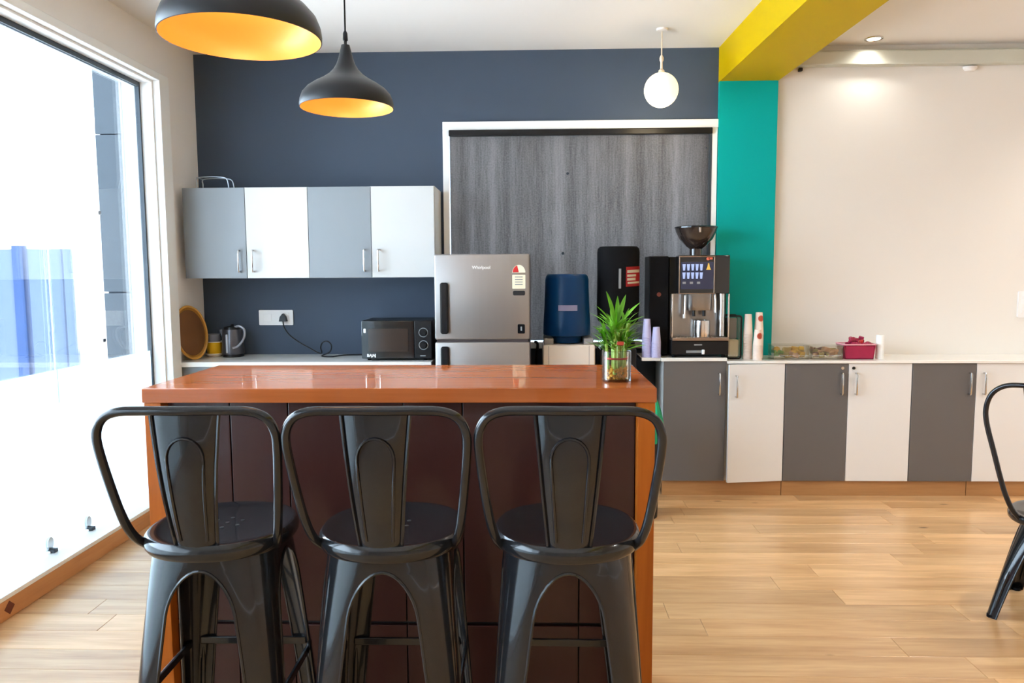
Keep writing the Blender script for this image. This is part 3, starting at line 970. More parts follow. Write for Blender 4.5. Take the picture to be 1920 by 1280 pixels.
# ------------------------------------------------------------------ things on the left worktop
ZT = 0.890
t = thing('oval_tray', 'amber brown round tray leaning on the wall beside the window', 'tray', (-2.203, 4.78, ZT), R(-20))
bm = new()
def tray_ring(rx, th, x, n=36):
    return [bm.verts.new((x, th * math.cos(2 * PI * k / n), 0.179 + rx * math.sin(2 * PI * k / n))) for k in range(n)]
rings = [tray_ring(0.002, 0.002, 0.008), tray_ring(0.120, 0.095, 0.008), tray_ring(0.150, 0.118, 0.000), tray_ring(0.150, 0.118, -0.006), tray_ring(0.120, 0.095, 0.001), tray_ring(0.002, 0.002, 0.001)]
for a, b in zip(rings[:-1], rings[1:]):
    for k in range(36):
        j = (k + 1) % 36
        bm.faces.new((a[k], a[j], b[j], b[k]))
tr_ = obj('dish', bm, 'tray_amber', t)
bm = new()
pts = [(0.004 + 0.0, 0.130 * math.cos(2 * PI * k / 40), 0.179 + 0.171 * math.sin(2 * PI * k / 40)) for k in range(40)]
tube(bm, pts, 0.008, 8, closed=True)
rm = obj('rolled_rim', bm, 'tray_rim', t)
bm = new()
rings = [tray_ring(0.150, 0.118, -0.003), tray_ring(0.171, 0.130, 0.004)]
for k in range(36):
    j = (k + 1) % 36
    bm.faces.new((rings[0][k], rings[0][j], rings[1][j], rings[1][k]))
bmesh.ops.solidify(bm, geom=bm.faces[:], thickness=0.003)
obj('flange', bm, 'tray_rim', t)
for ch in t.children:
    ch.rotation_euler = (0, R(-9), 0)

t = thing('small_saucer', 'cream saucer under the yellow bowl', 'saucer', (-2.166, 4.990, ZT))
obj('dish', lathe(new(), [(0, 0.0), (0.040, 0.0), (0.060, 0.018), (0.058, 0.022), (0.044, 0.006), (0, 0.006)], 28), 'saucer_cream', t)
t = thing('yellow_bowl', 'small bright yellow bowl on the cream saucer', 'bowl', (-2.166, 4.990, ZT + 0.0065))
bm = new()
lathe(bm, [(0, 0.0), (0.040, 0.0), (0.046, 0.014), (0.053, 0.092), (0.050, 0.092), (0.043, 0.016), (0, 0.010)], 28)
b_ = obj('vessel', bm, 'bowl_yellow', t)
obj('pale_rim', tube(new(), [(0.0535 * math.cos(2 * PI * k / 28), 0.0535 * math.sin(2 * PI * k / 28), 0.092) for k in range(28)], 0.004, 6, closed=True), 'saucer_cream', b_)
t = thing('smoky_tumbler', 'small smoky grey tumbler standing in the yellow bowl', 'tumbler', (-2.166, 4.990, ZT + 0.019))
obj('cup_body', lathe(new(), [(0, 0), (0.034, 0), (0.044, 0.13), (0.041, 0.13), (0.032, 0.005), (0, 0.005)], 24), 'jar_smoke', t)
obj('rim_band', tube(new(), [(0.0435 * math.cos(2 * PI * k / 24), 0.0435 * math.sin(2 * PI * k / 24), 0.130) for k in range(24)], 0.003, 6, closed=True), 'kettle_handle', t)

t = thing('electric_kettle', 'dark grey electric kettle with a curved handle', 'kettle', (-2.030, 4.97, ZT))
obj('power_base', lathe(new(), [(0, 0), (0.069, 0), (0.071, 0.006), (0.068, 0.018), (0, 0.018)], 28), 'black_plastic', t)
bm = new()
lathe(bm, [(0, 0.019), (0.072, 0.019), (0.074, 0.026), (0.070, 0.10), (0.062, 0.175), (0.058, 0.185), (0, 0.185)], 32)
kb = obj('vessel', bm, 'kettle_grey', t)
obj('lid', lathe(new(), [(0, 0.185), (0.057, 0.185), (0.054, 0.200), (0.03, 0.206), (0.010, 0.207), (0.010, 0.218), (0, 0.218)], 28), 'black_plastic', t)
bm = new()
prism(bm, [(-0.062, 0.185), (-0.088, 0.182), (-0.064, 0.135)], 'y', -0.014, 0.014)
obj('spout', bm, 'kettle_grey', t)
bm = new()
tube(bm, catmull([(0.030, -0.03, 0.200), (0.060, -0.035, 0.208), (0.092, -0.040, 0.190), (0.100, -0.043, 0.155), (0.088, -0.048, 0.115), (0.055, -0.054, 0.075), (0.022, -0.066, 0.062)], 5), 0.008, 8)
obj('handle', bm, 'kettle_handle', t)
obj('water_gauge', box(new(), -0.020, -0.004, -0.0735, -0.066, 0.03, 0.155, 0.003), 'kettle_handle', kb)

# ------------------------------------------------------------------ water dispensers
t = thing('water_dispenser', 'cream floor-standing water dispenser between the fridge and the bamboo', 'water dispenser', (0.222, 4.79, 0))
obj('body', box(new(), -0.163, 0.163, -0.16, 0.16, 0.0, 0.994, 0.014, 3), 'dispenser_cream', t)
bm = new()
box(bm, -0.155, -0.095, -0.12, 0.14, 0.994, 1.032, 0.006)
box(bm, 0.095, 0.155, -0.12, 0.14, 0.994, 1.032, 0.006)
box(bm, -0.10, 0.10, 0.10, 0.15, 0.994, 1.030, 0.006)
obj('collar', bm, 'dispenser_grey', t)
bm = new()
for xx in (-0.128, 0.124):
    box(bm, xx, xx + 0.003, -0.1612, -0.158, 0.2, 0.99)
obj('panel_seams', bm, 'dispenser_grey', t)
for xx in (-0.05, 0.05):
    bm = new()
    tube(bm, [(xx, -0.160, 0.78), (xx, -0.20, 0.78), (xx, -0.205, 0.75)], 0.010, 8)
    obj('tap', bm, 'black_plastic', t)
bm = new()
box(bm, -0.09, 0.09, -0.22, -0.158, 0.60, 0.625, 0.004)
obj('drip_tray', bm, 'dispenser_grey', t)
t = thing('water_jug', 'dark blue upturned water jug on the cream dispenser', 'water jug', (0.215, 4.785, 1.0))
bm = new()
lathe(bm, [(0, -0.0), (0.090, 0.0), (0.094, 0.03), (0.100, 0.040), (0.147, 0.048), (0.151, 0.056), (0.150, 0.12), (0.145, 0.20), (0.140, 0.33), (0.138, 0.40), (0.132, 0.422), (0.120, 0.433), (0, 0.436)], 40)
jg = obj('bottle', bm, 'jug_blue', t)
bm = new()
rows = []
for i in range(9):
    a = R(-90 - 24 + 48 * i / 8)
    rows.append([bm.verts.new((0.1462 * math.cos(a), 0.1462 * math.sin(a), z)) for z in (0.206, 0.241)])
for a, b in zip(rows[:-1], rows[1:]):
    bm.faces.new((a[0], b[0], b[1], a[1]))
bmesh.ops.solidify(bm, geom=bm.faces[:], thickness=0.001)
jl = obj('paper_label', bm, 'cup_lavender', jg)
t = thing('black_dispenser', 'black water dispenser stand behind the bamboo vase', 'water dispenser', (0.556, 4.86, 0))
obj('body', box(new(), -0.13, 0.10, -0.13, 0.15, 0, 0.960, 0.012, 3), 'black_plastic', t)
obj('neck_funnel', lathe(new(), [(0.11, 0.96), (0.105, 0.99), (0.06, 1.01), (0.055, 1.115), (0, 1.115)], 24), 'black_plastic', t)
t = thing('covered_jug', 'tall water jug in a black fabric cover with a red tag', 'jug cover', (0.549, 4.86, 1.1165))
bm = new()
lathe(bm, [(0, 0.0), (0.11, 0.0), (0.129, 0.018), (0.135, 0.10), (0.133, 0.30), (0.134, 0.455), (0.130, 0.478), (0.118, 0.490), (0, 0.493)], 40, ex=2.6)
cv = obj('cover', bm, 'black_matte', t)
def cover_y(x_, off=0.0):
    return -0.134 * (1 - min(0.999, abs(x_) / 0.134) ** 2.6) ** (1 / 2.6) - off
def wrap_patch(x0, x1, z0, z1, off, th, slope=0.0, n=10):
    bm = new()
    rows = []
    for i in range(n + 1):
        x_ = x0 + (x1 - x0) * i / n
        y_ = cover_y(x_, off)
        rows.append([bm.verts.new((x_ + (off * 0.8 if x_ > 0.1 else 0), y_, z + slope * (x_ - x0))) for z in (z0, z1)])
    for a, b in zip(rows[:-1], rows[1:]):
        bm.faces.new((a[0], b[0], b[1], a[1]))
    bmesh.ops.solidify(bm, geom=bm.faces[:], thickness=th)
    return bm
tg_ = obj('red_tag', wrap_patch(0.034, 0.128, 0.236, 0.360, 0.002, 0.001, 0.05), 'print_red', cv)
for z0, z1, x0, x1 in ((0.322, 0.340, 0.042, 0.122), (0.298, 0.312, 0.042, 0.100), (0.274, 0.290, 0.042, 0.097), (0.254, 0.266, 0.045, 0.122)):
    obj('tag_print', wrap_patch(x0, x1, z0, z1, 0.0034, 0.0006, 0.05), 'print_cream', tg_)
obj('zip_pull', box(new(), -0.012, 0.004, -0.139, -0.134, 0.225, 0.350, 0.002), 'print_grey', cv)

# tangled black cables by the dispensers
for i, (lab, pts) in enumerate((
    ('black cable drooping beside the refrigerator', [(0.012, 5.02, 0.98), (0.03, 5.0, 0.96), (0.02, 4.99, 0.85), (0.04, 4.98, 0.6), (0.03, 5.0, 0.2)]),
    ('black cable drooping between the bamboo and the coffee cabinet', [(0.675, 5.05, 0.97), (0.672, 5.03, 0.95), (0.668, 5.0, 0.92), (0.670, 4.9, 0.84), (0.672, 4.88, 0.6), (0.675, 4.9, 0.15)]))):
    bm = new()
    tube(bm, catmull(pts, 6), 0.010, 8)
    tag(obj('power_cable', bm, 'black_plastic'), lab, 'cable')
t = thing('waste_bin', 'black waste bin with a green bag between bar and cabinet', 'waste bin', (0.640, 4.36, 0))
bm = new()
lathe(bm, [(0, 0), (0.095, 0), (0.115, 0.55), (0.110, 0.55), (0.09, 0.01), (0, 0.01)], 24)
obj('bucket', bm, 'black_plastic', t)
bm = new()
rings = []
for j, (r_, z_) in enumerate(((0.108, 0.54), (0.120, 0.562), (0.128, 0.53), (0.134, 0.495), (0.132, 0.47))):
    rings.append([bm.verts.new((r_ * (1 + 0.05 * math.sin(9 * a_ + j)) * math.cos(a_), r_ * (1 + 0.05 * math.sin(9 * a_ + j)) * math.sin(a_), z_ + 0.012 * math.sin(7 * a_))) for a_ in [2 * PI * k / 40 for k in range(40)]])
for a, b in zip(rings[:-1], rings[1:]):
    for k in range(40):
        bm.faces.new((a[k], a[(k + 1) % 40], b[(k + 1) % 40], b[k]))
bg_ = obj('bag', bm, 'green_bag', t)
bm = new()
tube(bm, catmull([(0.085, -0.03, 0.545), (0.080, -0.035, 0.62), (0.072, -0.04, 0.68), (0.066, -0.03, 0.72)], 5), 0.03, 8, radii=[0.040 - 0.0022 * k for k in range(16)])
obj('bag_knot', bm, 'green_bag', bg_)

# ------------------------------------------------------------------ coffee machine
MZ = 0.900
t = thing('coffee_machine', 'black and steel coffee machine with a touch screen', 'coffee machine', (0.872, 4.755, MZ))
w = 0.372
obj('rear_body', box(new(), 0.004, w, 0.10, 0.29, 0.018, 0.640, 0.006), 'black_plastic', t)
obj('base', box(new(), 0.006, w - 0.004, 0.0, 0.10, 0.018, 0.108, 0.006), 'black_plastic', t)
for xx in (0.03, w - 0.03):
    for yy in (0.03, 0.26):
        obj('foot', lathe(new(), [(0, 0), (0.015, 0), (0.015, 0.019), (0, 0.019)], 12, (xx, yy)), 'black_matte', t)
dt = obj('drip_tray', box(new(), 0.010, w - 0.006, -0.012, 0.10, 0.108, 0.128, 0.003), 'bronze_trim', t)
bm = new()
for k in range(14):
    x0 = 0.03 + k * 0.0228
    box(bm, x0, x0 + 0.012, 0.0, 0.09, 0.1285, 0.1305)
obj('grate_bars', bm, 'steel_bright', dt)
hd = obj('screen_head', box(new(), 0.045, w - 0.006, -0.002, 0.10, 0.405, 0.648, 0.006), 'black_gloss', t)
bm = new()
for x0, x1, z0, z1 in ((0.046, 0.272, 0.636, 0.643), (0.046, 0.272, 0.404, 0.411), (0.046, 0.053, 0.411, 0.636), (0.265, 0.272, 0.411, 0.636)):
    box(bm, x0, x1, -0.007, -0.002, z0, z1, 0.001, 1)
obj('bezel', bm, 'bronze_trim', hd)
sc_ = obj('touch_screen', box(new(), 0.060, 0.262, -0.0045, -0.002, 0.435, 0.605, 0.0005, 1), 'screen_dim', hd)
bm = new()
for k in range(5):
    x0 = 0.068 + k * 0.027
    for z0 in (0.500, 0.552):
        prism(bm, [(x0, z0 + 0.040), (x0 + 0.020, z0 + 0.040), (x0 + 0.016, z0), (x0 + 0.004, z0)], 'y', -0.0056, -0.0046)
obj('drink_icons', bm, 'screen_glow', sc_)
bm = new()
for k in range(3):
    box(bm, 0.070 + k * 0.045, 0.090 + k * 0.045, -0.0056, -0.0046, 0.468, 0.482)
obj('icon_captions', bm, 'print_grey', sc_)
bm = new()
disc(bm, 0.227, 0.625, 0.010, -0.0085, -0.002, 12)
box(bm, 0.225, 0.256, -0.0085, -0.002, 0.620, 0.634, 0.003)
obj('red_sticker', bm, 'print_coral', hd)
bm = new()
prism(bm, [(0.216, 0.556), (0.246, 0.556), (0.238, 0.575), (0.234, 0.598), (0.228, 0.598), (0.224, 0.575)], 'y', -0.0056, -0.0046)
obj('yellow_sticker', bm, 'print_yellow', sc_)
obj('brew_backplate', box(new(), 0.015, w - 0.012, 0.088, 0.0995, 0.130, 0.404, 0.001), 'steel_dark', t)
for x0 in (0.004, w - 0.014):
    obj('side_rail', box(new(), x0, x0 + 0.010, -0.006, 0.006, 0.128, 0.405, 0.003), 'steel_bright', t)
bm = new()
lathe(bm, [(0, 0.300), (0.075, 0.300), (0.080, 0.315), (0.080, 0.403), (0, 0.403)], 24, (0.185, 0.055), ex=4, sy=0.6)
gr = obj('brew_head', bm, 'steel_dark', t)
bm = new()
for xx in (0.150, 0.215):
    tube(bm, [(xx, 0.03, 0.300), (xx, 0.03, 0.262)], 0.011, 10)
obj('coffee_spouts', bm, 'black_plastic', gr)
bm = new()
tube(bm, [(0.094, 0.03, 0.404), (0.092, 0.022, 0.36), (0.090, 0.02, 0.27)], 0.008, 8)
wd1 = obj('steam_wand', bm, 'chrome', t)
obj('wand_tip', tube(new(), [(0.090, 0.02, 0.275), (0.090, 0.02, 0.250)], 0.010, 8), 'print_white', wd1)
bm = new()
tube(bm, [(0.280, 0.03, 0.404), (0.283, 0.022, 0.36), (0.284, 0.02, 0.285)], 0.008, 8)
obj('water_spout', bm, 'chrome', t)
bm = new()
lathe(bm, [(0, 0.1305), (0.050, 0.1305), (0.054, 0.16), (0.052, 0.235), (0.048, 0.235), (0.048, 0.14), (0, 0.135)], 28, (0.205, 0.045))
tag(obj('milk_pitcher', bm, 'steel_bright'), 'steel milk pitcher on the drip tray of the coffee machine', 'pitcher')
bpy.context.scene.objects['milk_pitcher'].location = (0.872, 4.755, MZ)
bm = new()
tube(bm, [(0.328, 0.045, 0.404), (0.330, 0.042, 0.30), (0.330, 0.042, 0.135)], 0.018, 12)
obj('milk_column', bm, 'chrome', t)
obj('key_tag', box(new(), 0.198, 0.214, -0.016, -0.0005, 0.022, 0.052, 0.003), 'print_white', t)
obj('vent_slot', box(new(), 0.10, 0.20, -0.002, 0.001, 0.030, 0.046, 0.001), 'print_grey', t)
text_bar = obj('front_mark', box(new(), 0.150, 0.200, -0.0012, 0.001, 0.078, 0.086), 'print_grey', t)
# bean hopper
bm = new()
lathe(bm, [(0.040, 0.648), (0.040, 0.690), (0.048, 0.697), (0.060, 0.705), (0.105, 0.752), (0.128, 0.80), (0.134, 0.822), (0.126, 0.822), (0.098, 0.757), (0.05, 0.712), (0, 0.708)], 36, (0.178, 0.13), sx=1.0, sy=0.85)
hp = obj('bean_hopper', bm, 'amber_smoke', t)
bm = new()
lathe(bm, [(0, 0.712), (0.05, 0.714), (0.095, 0.762), (0.104, 0.782), (0.05, 0.79), (0, 0.794)], 30, (0.178, 0.13), sy=0.83)
obj('beans', bm, 'coffee_beans', hp)
bm = new()
lathe(bm, [(0, 0.834), (0.132, 0.834), (0.138, 0.830), (0.138, 0.823), (0, 0.823)], 36, (0.178, 0.13), sy=0.85)
obj('hopper_lid', bm, 'black_gloss', hp)
obj('hopper_clip', box(new(), 0.170, 0.184, 0.008, 0.018, 0.79, 0.822, 0.002), 'chrome', hp)

t = thing('milk_cooler', 'slim black milk cooler standing left of the coffee machine', 'milk cooler', (0.745, 4.83, MZ))
t.location = (0.745, 4.84, MZ)
obj('case', box(new(), 0, 0.125, 0, 0.19, 0.012, 0.645, 0.006), 'black_plastic', t)
dr = obj('door', box(new(), 0.003, 0.122, -0.018, -0.0005, 0.02, 0.640, 0.004), 'black_matte', t)
bm = new()
disc(bm, 0.062, 0.40, 0.014, -0.0195, -0.0175, 12)
obj('red_emblem', bm, 'snack_brown', dr)
for xx in (0.02, 0.105):
    obj('foot', lathe(new(), [(0, 0), (0.010, 0), (0.010, 0.0125), (0, 0.0125)], 10, (xx, 0.10)), 'black_matte', t)
# the worktop under the cooler reaches further left
tag(obj('side_shelf', box(new(), 0.692, 0.8115, 4.76, WY - 0.06, 0.8785, 0.8995, 0.003), 'worktop'), 'small white shelf under the lavender cups', 'shelf')

# black framed acrylic box
t = thing('sachet_box', 'black framed clear box beside the coffee machine', 'box', (1.253, 4.84, 0.880))
bm = new()
outer = rrect(0, 0.088, 0.0, 0.275, 0.016, 4)
tube(bm, [(u, 0.0, v + 0.004) for u, v in outer], 0.006, 6, closed=True)
tube(bm, [(u, 0.11, v + 0.004) for u, v in outer], 0.006, 6, closed=True)
obj('frame', bm, 'black_plastic', t)
obj('clear_shell', box(new(), 0.004, 0.084, 0.002, 0.108, 0.008, 0.272), 'clear_plastic', t)
obj('sachets', box(new(), 0.010, 0.078, 0.012, 0.10, 0.012, 0.125, 0.01), 'print_cream', t)
obj('rear_panel', box(new(), 0.010, 0.078, 0.070, 0.10, 0.126, 0.262, 0.006), 'dispenser_grey', t)

# cup stacks
def cup_stack(name, label, x, y, z, r, h, material, group, n, emblem=None, lip=0.0085):
    t = thing(name, label, 'cup stack', (x, y, z), 0, group)
    # upside-down nested cups: each lower cup shows only its rim
    base = h - n * lip
    for k in range(n):
        bm = new()
        z0 = k * lip
        zt_ = z0 + lip * 0.92 if k < n - 1 else h
        if k < n - 1:
            lathe(bm, [(0, z0), (r, z0), (r * 1.03, z0 + lip * 0.25), (r * 0.98, z0 + lip * 0.6), (r * 0.965, zt_), (0, zt_)], 20)
        else:
            lathe(bm, [(0, z0), (r, z0), (r * 1.03, z0 + lip * 0.25), (r * 0.98, z0 + lip * 0.6), (r * 0.72, zt_ - 0.004), (r * 0.69, zt_), (r * 0.62, zt_), (r * 0.60, zt_ - 0.005), (0, zt_ - 0.005)], 20)
        obj('cup', bm, material, t)
    if emblem:
        zc, rr, m = emblem
        k_ = 1 - 0.28 * max(0.0, (zc - (n - 1) * lip) / (h - (n - 1) * lip))
        bm = new()
        rows = []
        for i in range(7):
            row = []
            for j in range(7):
                u, v = -1 + i / 3, -1 + j / 3
                s_ = max(abs(u), abs(v)) / max(1e-6, math.hypot(u, v)) if (u or v) else 0
                uu, vv = u * s_, v * s_
                a_ = R(-90) + uu * rr / (r * k_) + 0.25
                rad = r * (k_ - 0.28 * vv * rr / max(0.05, (h - (n - 1) * lip))) * 1.0 + 0.0016
                row.append(bm.verts.new((rad * math.cos(a_), rad * math.sin(a_), zc + vv * rr * 1.1)))
            rows.append(row)
        for i in range(6):
            for j in range(6):
                bm.faces.new((rows[i][j], rows[i + 1][j], rows[i + 1][j + 1], rows[i][j + 1]))
        bmesh.ops.solidify(bm, geom=bm.faces[:], thickness=0.0006)
        obj('round_emblem', bm, m, t)
    return t
pg_ = 'stacked paper cups right of the coffee machine'
cup_stack('paper_cup_stack', 'tall paper cup stack nearest the black framed box', 1.387, 4.855, 0.880, 0.030, 0.290, 'cup_white', pg_, 20, (0.235, 0.0, 'print_coral') if False else None)
cup_stack('paper_cup_stack', 'short paper cup stack with coral emblem, in front', 1.434, 4.795, 0.880, 0.029, 0.195, 'cup_white', pg_, 12, (0.155, 0.018, 'print_coral'))
cup_stack('paper_cup_stack', 'tall paper cup stack with coral emblem beside the pillar edge', 1.463, 4.875, 0.880, 0.030, 0.300, 'cup_white', pg_, 20, (0.262, 0.018, 'print_coral'))
lg_ = 'stacked lavender plastic cups left of the coffee machine'
cup_stack('plastic_cup_stack', 'lavender plastic cup stack, the rear taller one', 0.728, 4.795, 0.900, 0.030, 0.245, 'cup_lavender', lg_, 16)
cup_stack('plastic_cup_stack', 'lavender plastic cup stack, the shorter one in front', 0.785, 4.772, 0.900, 0.030, 0.195, 'cup_lavender', lg_, 12)

# ------------------------------------------------------------------ snack boxes
def clear_box(name, label, x0, x1, y0, y1, z, h, group):
    t = thing(name, label, 'snack box', ((x0 + x1) / 2, (y0 + y1) / 2, z), 0, group)
    a, b, c_, d_ = x0 - (x0 + x1) / 2, x1 - (x0 + x1) / 2, y0 - (y0 + y1) / 2, y1 - (y0 + y1) / 2
    bm = new()
    th = 0.003
    box(bm, a, b, c_, d_, 0, th)
    box(bm, a, a + th, c_, d_, th, h)
    box(bm, b - th, b, c_, d_, th, h)
    box(bm, a + th, b - th, c_, c_ + th, th, h)
    box(bm, a + th, b - th, d_ - th, d_, th, h)
    obj('tub', bm, 'clear_plastic', t)
    return t, a, b, c_, d_
def packs(t, n, xr, yr, zr, mats, size):
    for k in range(n):
        s1, s2, s3 = [size * random.uniform(0.7, 1.25) for _ in range(3)]
        bm = new()
        box(bm, -s1, s1, -s2 * 0.6, s2 * 0.6, -s3 * 0.7, s3 * 0.7, size * 0.25, 2)
        o = obj('snack_pack', bm, random.choice(mats), t)
        o.location = (random.uniform(*xr), random.uniform(*yr), random.uniform(*zr))
        o.rotation_euler = (random.uniform(-0.3, 0.3), random.uniform(-0.3, 0.3), random.uniform(-0.8, 0.8))
random.seed(5)
sg2 = 'clear snack boxes on the long worktop'
t, a, b, c_, d_ = clear_box('snack_box', 'clear box of yellow and green snack packs beside the cup stacks', 1.538, 1.762, 4.80, 4.92, 0.880, 0.088, sg2)
packs(t, 26, (-0.03, 0.085), (-0.040, 0.035), (0.022, 0.072), ['snack_yellow', 'snack_gold', 'snack_yellow', 'snack_tan'], 0.022)
packs(t, 9, (-0.088, -0.055), (-0.040, 0.035), (0.022, 0.068), ['snack_green', 'snack_green', 'snack_yellow'], 0.018)
obj('lid', box(new(), a - 0.003, b + 0.003, c_ - 0.003, d_ + 0.003, 0.0885, 0.094, 0.002), 'clear_plastic', t)
t, a, b, c_, d_ = clear_box('snack_box', 'clear box of brown and tan snack packs, the middle box', 1.782, 1.978, 4.80, 4.92, 0.880, 0.084, sg2)
packs(t, 28, (-0.072, 0.072), (-0.040, 0.035), (0.022, 0.066), ['snack_tan', 'snack_brown', 'snack_gold', 'snack_gold'], 0.020)
obj('lid', box(new(), a - 0.003, b + 0.003, c_ - 0.003, d_ + 0.003, 0.0845, 0.090, 0.002), 'clear_plastic', t)
t = thing('pink_basket', 'pink basket heaped with crimson packets', 'basket', (2.090, 4.88, 0.880), 0)
bm = new()
a, b, c_, d_ = -0.100, 0.100, -0.065, 0.065
prism(bm, [(a + 0.012, 0.0), (b - 0.012, 0.0), (b, 0.092), (b - 0.005, 0.092), (b - 0.016, 0.004), (a + 0.016, 0.004), (a + 0.005, 0.092), (a, 0.092)], 'y', c_, d_)
obj('tub', bm, 'basket_pink', t)
obj('side_wall', box(new(), a + 0.012, b - 0.012, c_, c_ + 0.004, 0.0, 0.085), 'basket_pink', t)
obj('side_wall', box(new(), a + 0.012, b - 0.012, d_ - 0.004, d_, 0.0, 0.085), 'basket_pink', t)
bm = new()
tube(bm, [(u, v, 0.094) for u, v in rrect(a - 0.004, b + 0.004, c_ - 0.004, d_ + 0.004, 0.02, 4)], 0.005, 6, closed=True)
obj('pale_rim', bm, 'basket_pale', t)
packs(t, 24, (-0.045, 0.085), (-0.04, 0.04), (0.075, 0.128), ['basket_pink', 'basket_pink', 'print_red'], 0.017)
t = thing('paper_roll', 'upright white paper roll right of the pink basket', 'paper roll', (2.236, 4.86, 0.880))
obj('roll', lathe(new(), [(0.008, 0.0), (0.024, 0.0), (0.025, 0.004), (0.025, 0.148), (0.023, 0.152), (0.008, 0.152)], 20), 'print_white', t)
obj('core', lathe(new(), [(0.0079, 0.0), (0.0079, 0.150), (0.0065, 0.150), (0.0065, 0.0)], 12), 'saucer_cream', t)

# ------------------------------------------------------------------ fixtures on the cream wall
t = thing('wall_switch', 'white switch plate low on the cream wall at the right edge', 'switch', (3.305, WY, 1.215))
bm = new()
prism(bm, rrect(-0.062, 0.062, -0.088, 0.088, 0.008, 3), 'y', -0.012, 0)
sp_ = obj('plate', bm, 'socket_white', t)
obj('rocker', box(new(), -0.040, 0.040, -0.016, -0.011, -0.06, 0.06, 0.002), 'socket_white', sp_)
t = thing('motion_sensor', 'small domed white sensor below the cornice', 'sensor', (2.852, WY, 2.752))
bm = new()
lathe(bm, [(0, -0.018), (0.03, -0.014), (0.045, 0.0), (0.046, 0.012), (0, 0.012)], 20, sy=0.7)
obj('dome', bm, 'socket_white', t)
obj('mount', box(new(), -0.03, 0.03, -0.02, 0.0, -0.002, 0.014, 0.003), 'socket_white', t)
t = thing('cable_clip', 'small dark clip at the beam corner on the cream wall', 'clip', (1.755, WY, 2.755))
bm = new()
box(bm, -0.014, 0.010, -0.03, 0, -0.010, 0.012, 0.004)
obj('clip_body', bm, 'black_plastic', t)

# ------------------------------------------------------------------ lamps
def pendant(label, x, y, zr, rad, cord_top):
    t = thing('pendant_lamp', label, 'pendant lamp', (x, y, zr), 0, 'black and gold pendant lamps over the bar')
    s = rad / 0.18
    prof_o = [(0.180, 0.0), (0.1805, 0.010), (0.178, 0.030), (0.169, 0.052), (0.150, 0.073), (0.122, 0.092), (0.093, 0.108), (0.066, 0.127), (0.048, 0.146), (0.036, 0.166), (0.027, 0.192), (0.020, 0.222), (0.0160, 0.238), (0.0, 0.240)]
    bm = new()
    lathe(bm, [(0.1775 * s, -0.0005)] + [(r_ * s, z_ * s) for r_, z_ in prof_o], 56)
    obj('shade', bm, 'pendant_black', t, 60)
    bm = new()
    lathe(bm, [(0.1775 * s, -0.0004), (0.1770 * s, 0.010 * s), (0.174 * s, 0.029 * s), (0.165 * s, 0.050 * s), (0.146 * s, 0.070 * s), (0.118 * s, 0.089 * s), (0.089 * s, 0.104 * s), (0.061 * s, 0.122 * s), (0.030 * s, 0.140 * s), (0, 0.145 * s)], 56)
    obj('gold_lining', bm, 'pendant_gold', t, 60)
    obj('cord_grip', lathe(new(), [(0, 0.240 * s), (0.006 * s, 0.240 * s), (0.006 * s, 0.252 * s), (0.010 * s, 0.256 * s), (0.009 * s, 0.282 * s), (0.004, 0.292 * s), (0, 0.294 * s)], 14), 'black_plastic', t)
    obj('cord', tube(new(), [(0, 0, 0.28 * s), (0, 0, CZ - zr - 0.02)], 0.0035, 8), 'black_plastic', t)
    obj('ceiling_rose', lathe(new(), [(0, CZ - zr - 0.001), (0.05, CZ - zr - 0.001), (0.048, CZ - zr - 0.02), (0, CZ - zr - 0.025)], 20), 'black_plastic', t)
    bl = lathe(new(), [(0, 0.062 * s), (0.016 * s, 0.066 * s), (0.024 * s, 0.080 * s), (0.021 * s, 0.098 * s), (0.012 * s, 0.112 * s), (0.012 * s, 0.135 * s), (0, 0.135 * s)], 18)
    obj('bulb', bl, 'lamp_glow', t)
    l = bpy.data.lights.new('pendant_bulb_light', 'POINT')
    l.energy = 0.6
    l.color = (1.0, 0.80, 0.50)
    l.shadow_soft_size = 0.02
    lo = bpy.data.objects.new('pendant_bulb_light', l)
    lo.location = (0, 0, 0.045 * s)
    COL.objects.link(lo)
    lo.parent = t
    return t
pendant('black pendant lamp with gold lining hanging over the bar', -0.720, 2.95, 2.085, 0.179, None)
pendant('large near black pendant lamp with gold lining, cut by the top edge', -0.666, 1.75, 1.985, 0.179, None)

t = thing('globe_lamp', 'small glowing opal globe lamp before the slate wall', 'globe lamp', (0.784, 4.70, 2.548))
bm = new()
bmesh.ops.create_uvsphere(bm, u_segments=36, v_segments=20, radius=0.104)
obj('globe', bm, 'globe_glow', t, 80)
obj('cap', lathe(new(), [(0.020, 0.100), (0.018, 0.115), (0.008, 0.125), (0.007, 0.165), (0.012, 0.175), (0.013, 0.190), (0.006, 0.205), (0, 0.205)], 16), 'saucer_cream', t)
obj('stem', tube(new(), [(0, 0, 0.20), (0, 0, CZ - 2.548 - 0.01)], 0.004, 8), 'saucer_cream', t)
obj('ceiling_rose', lathe(new(), [(0, CZ - 2.548 - 0.001), (0.035, CZ - 2.548 - 0.001), (0.033, CZ - 2.548 - 0.012), (0, CZ - 2.548 - 0.016)], 20), 'ceiling_paint', t)
l = bpy.data.lights.new('globe_light', 'POINT')
l.energy = 5
l.color = (1.0, 0.80, 0.52)
l.shadow_soft_size = 0.11
lo = bpy.data.objects.new('globe_light', l)
lo.location = (0, -0.0, -0.13)
COL.objects.link(lo)
lo.parent = t

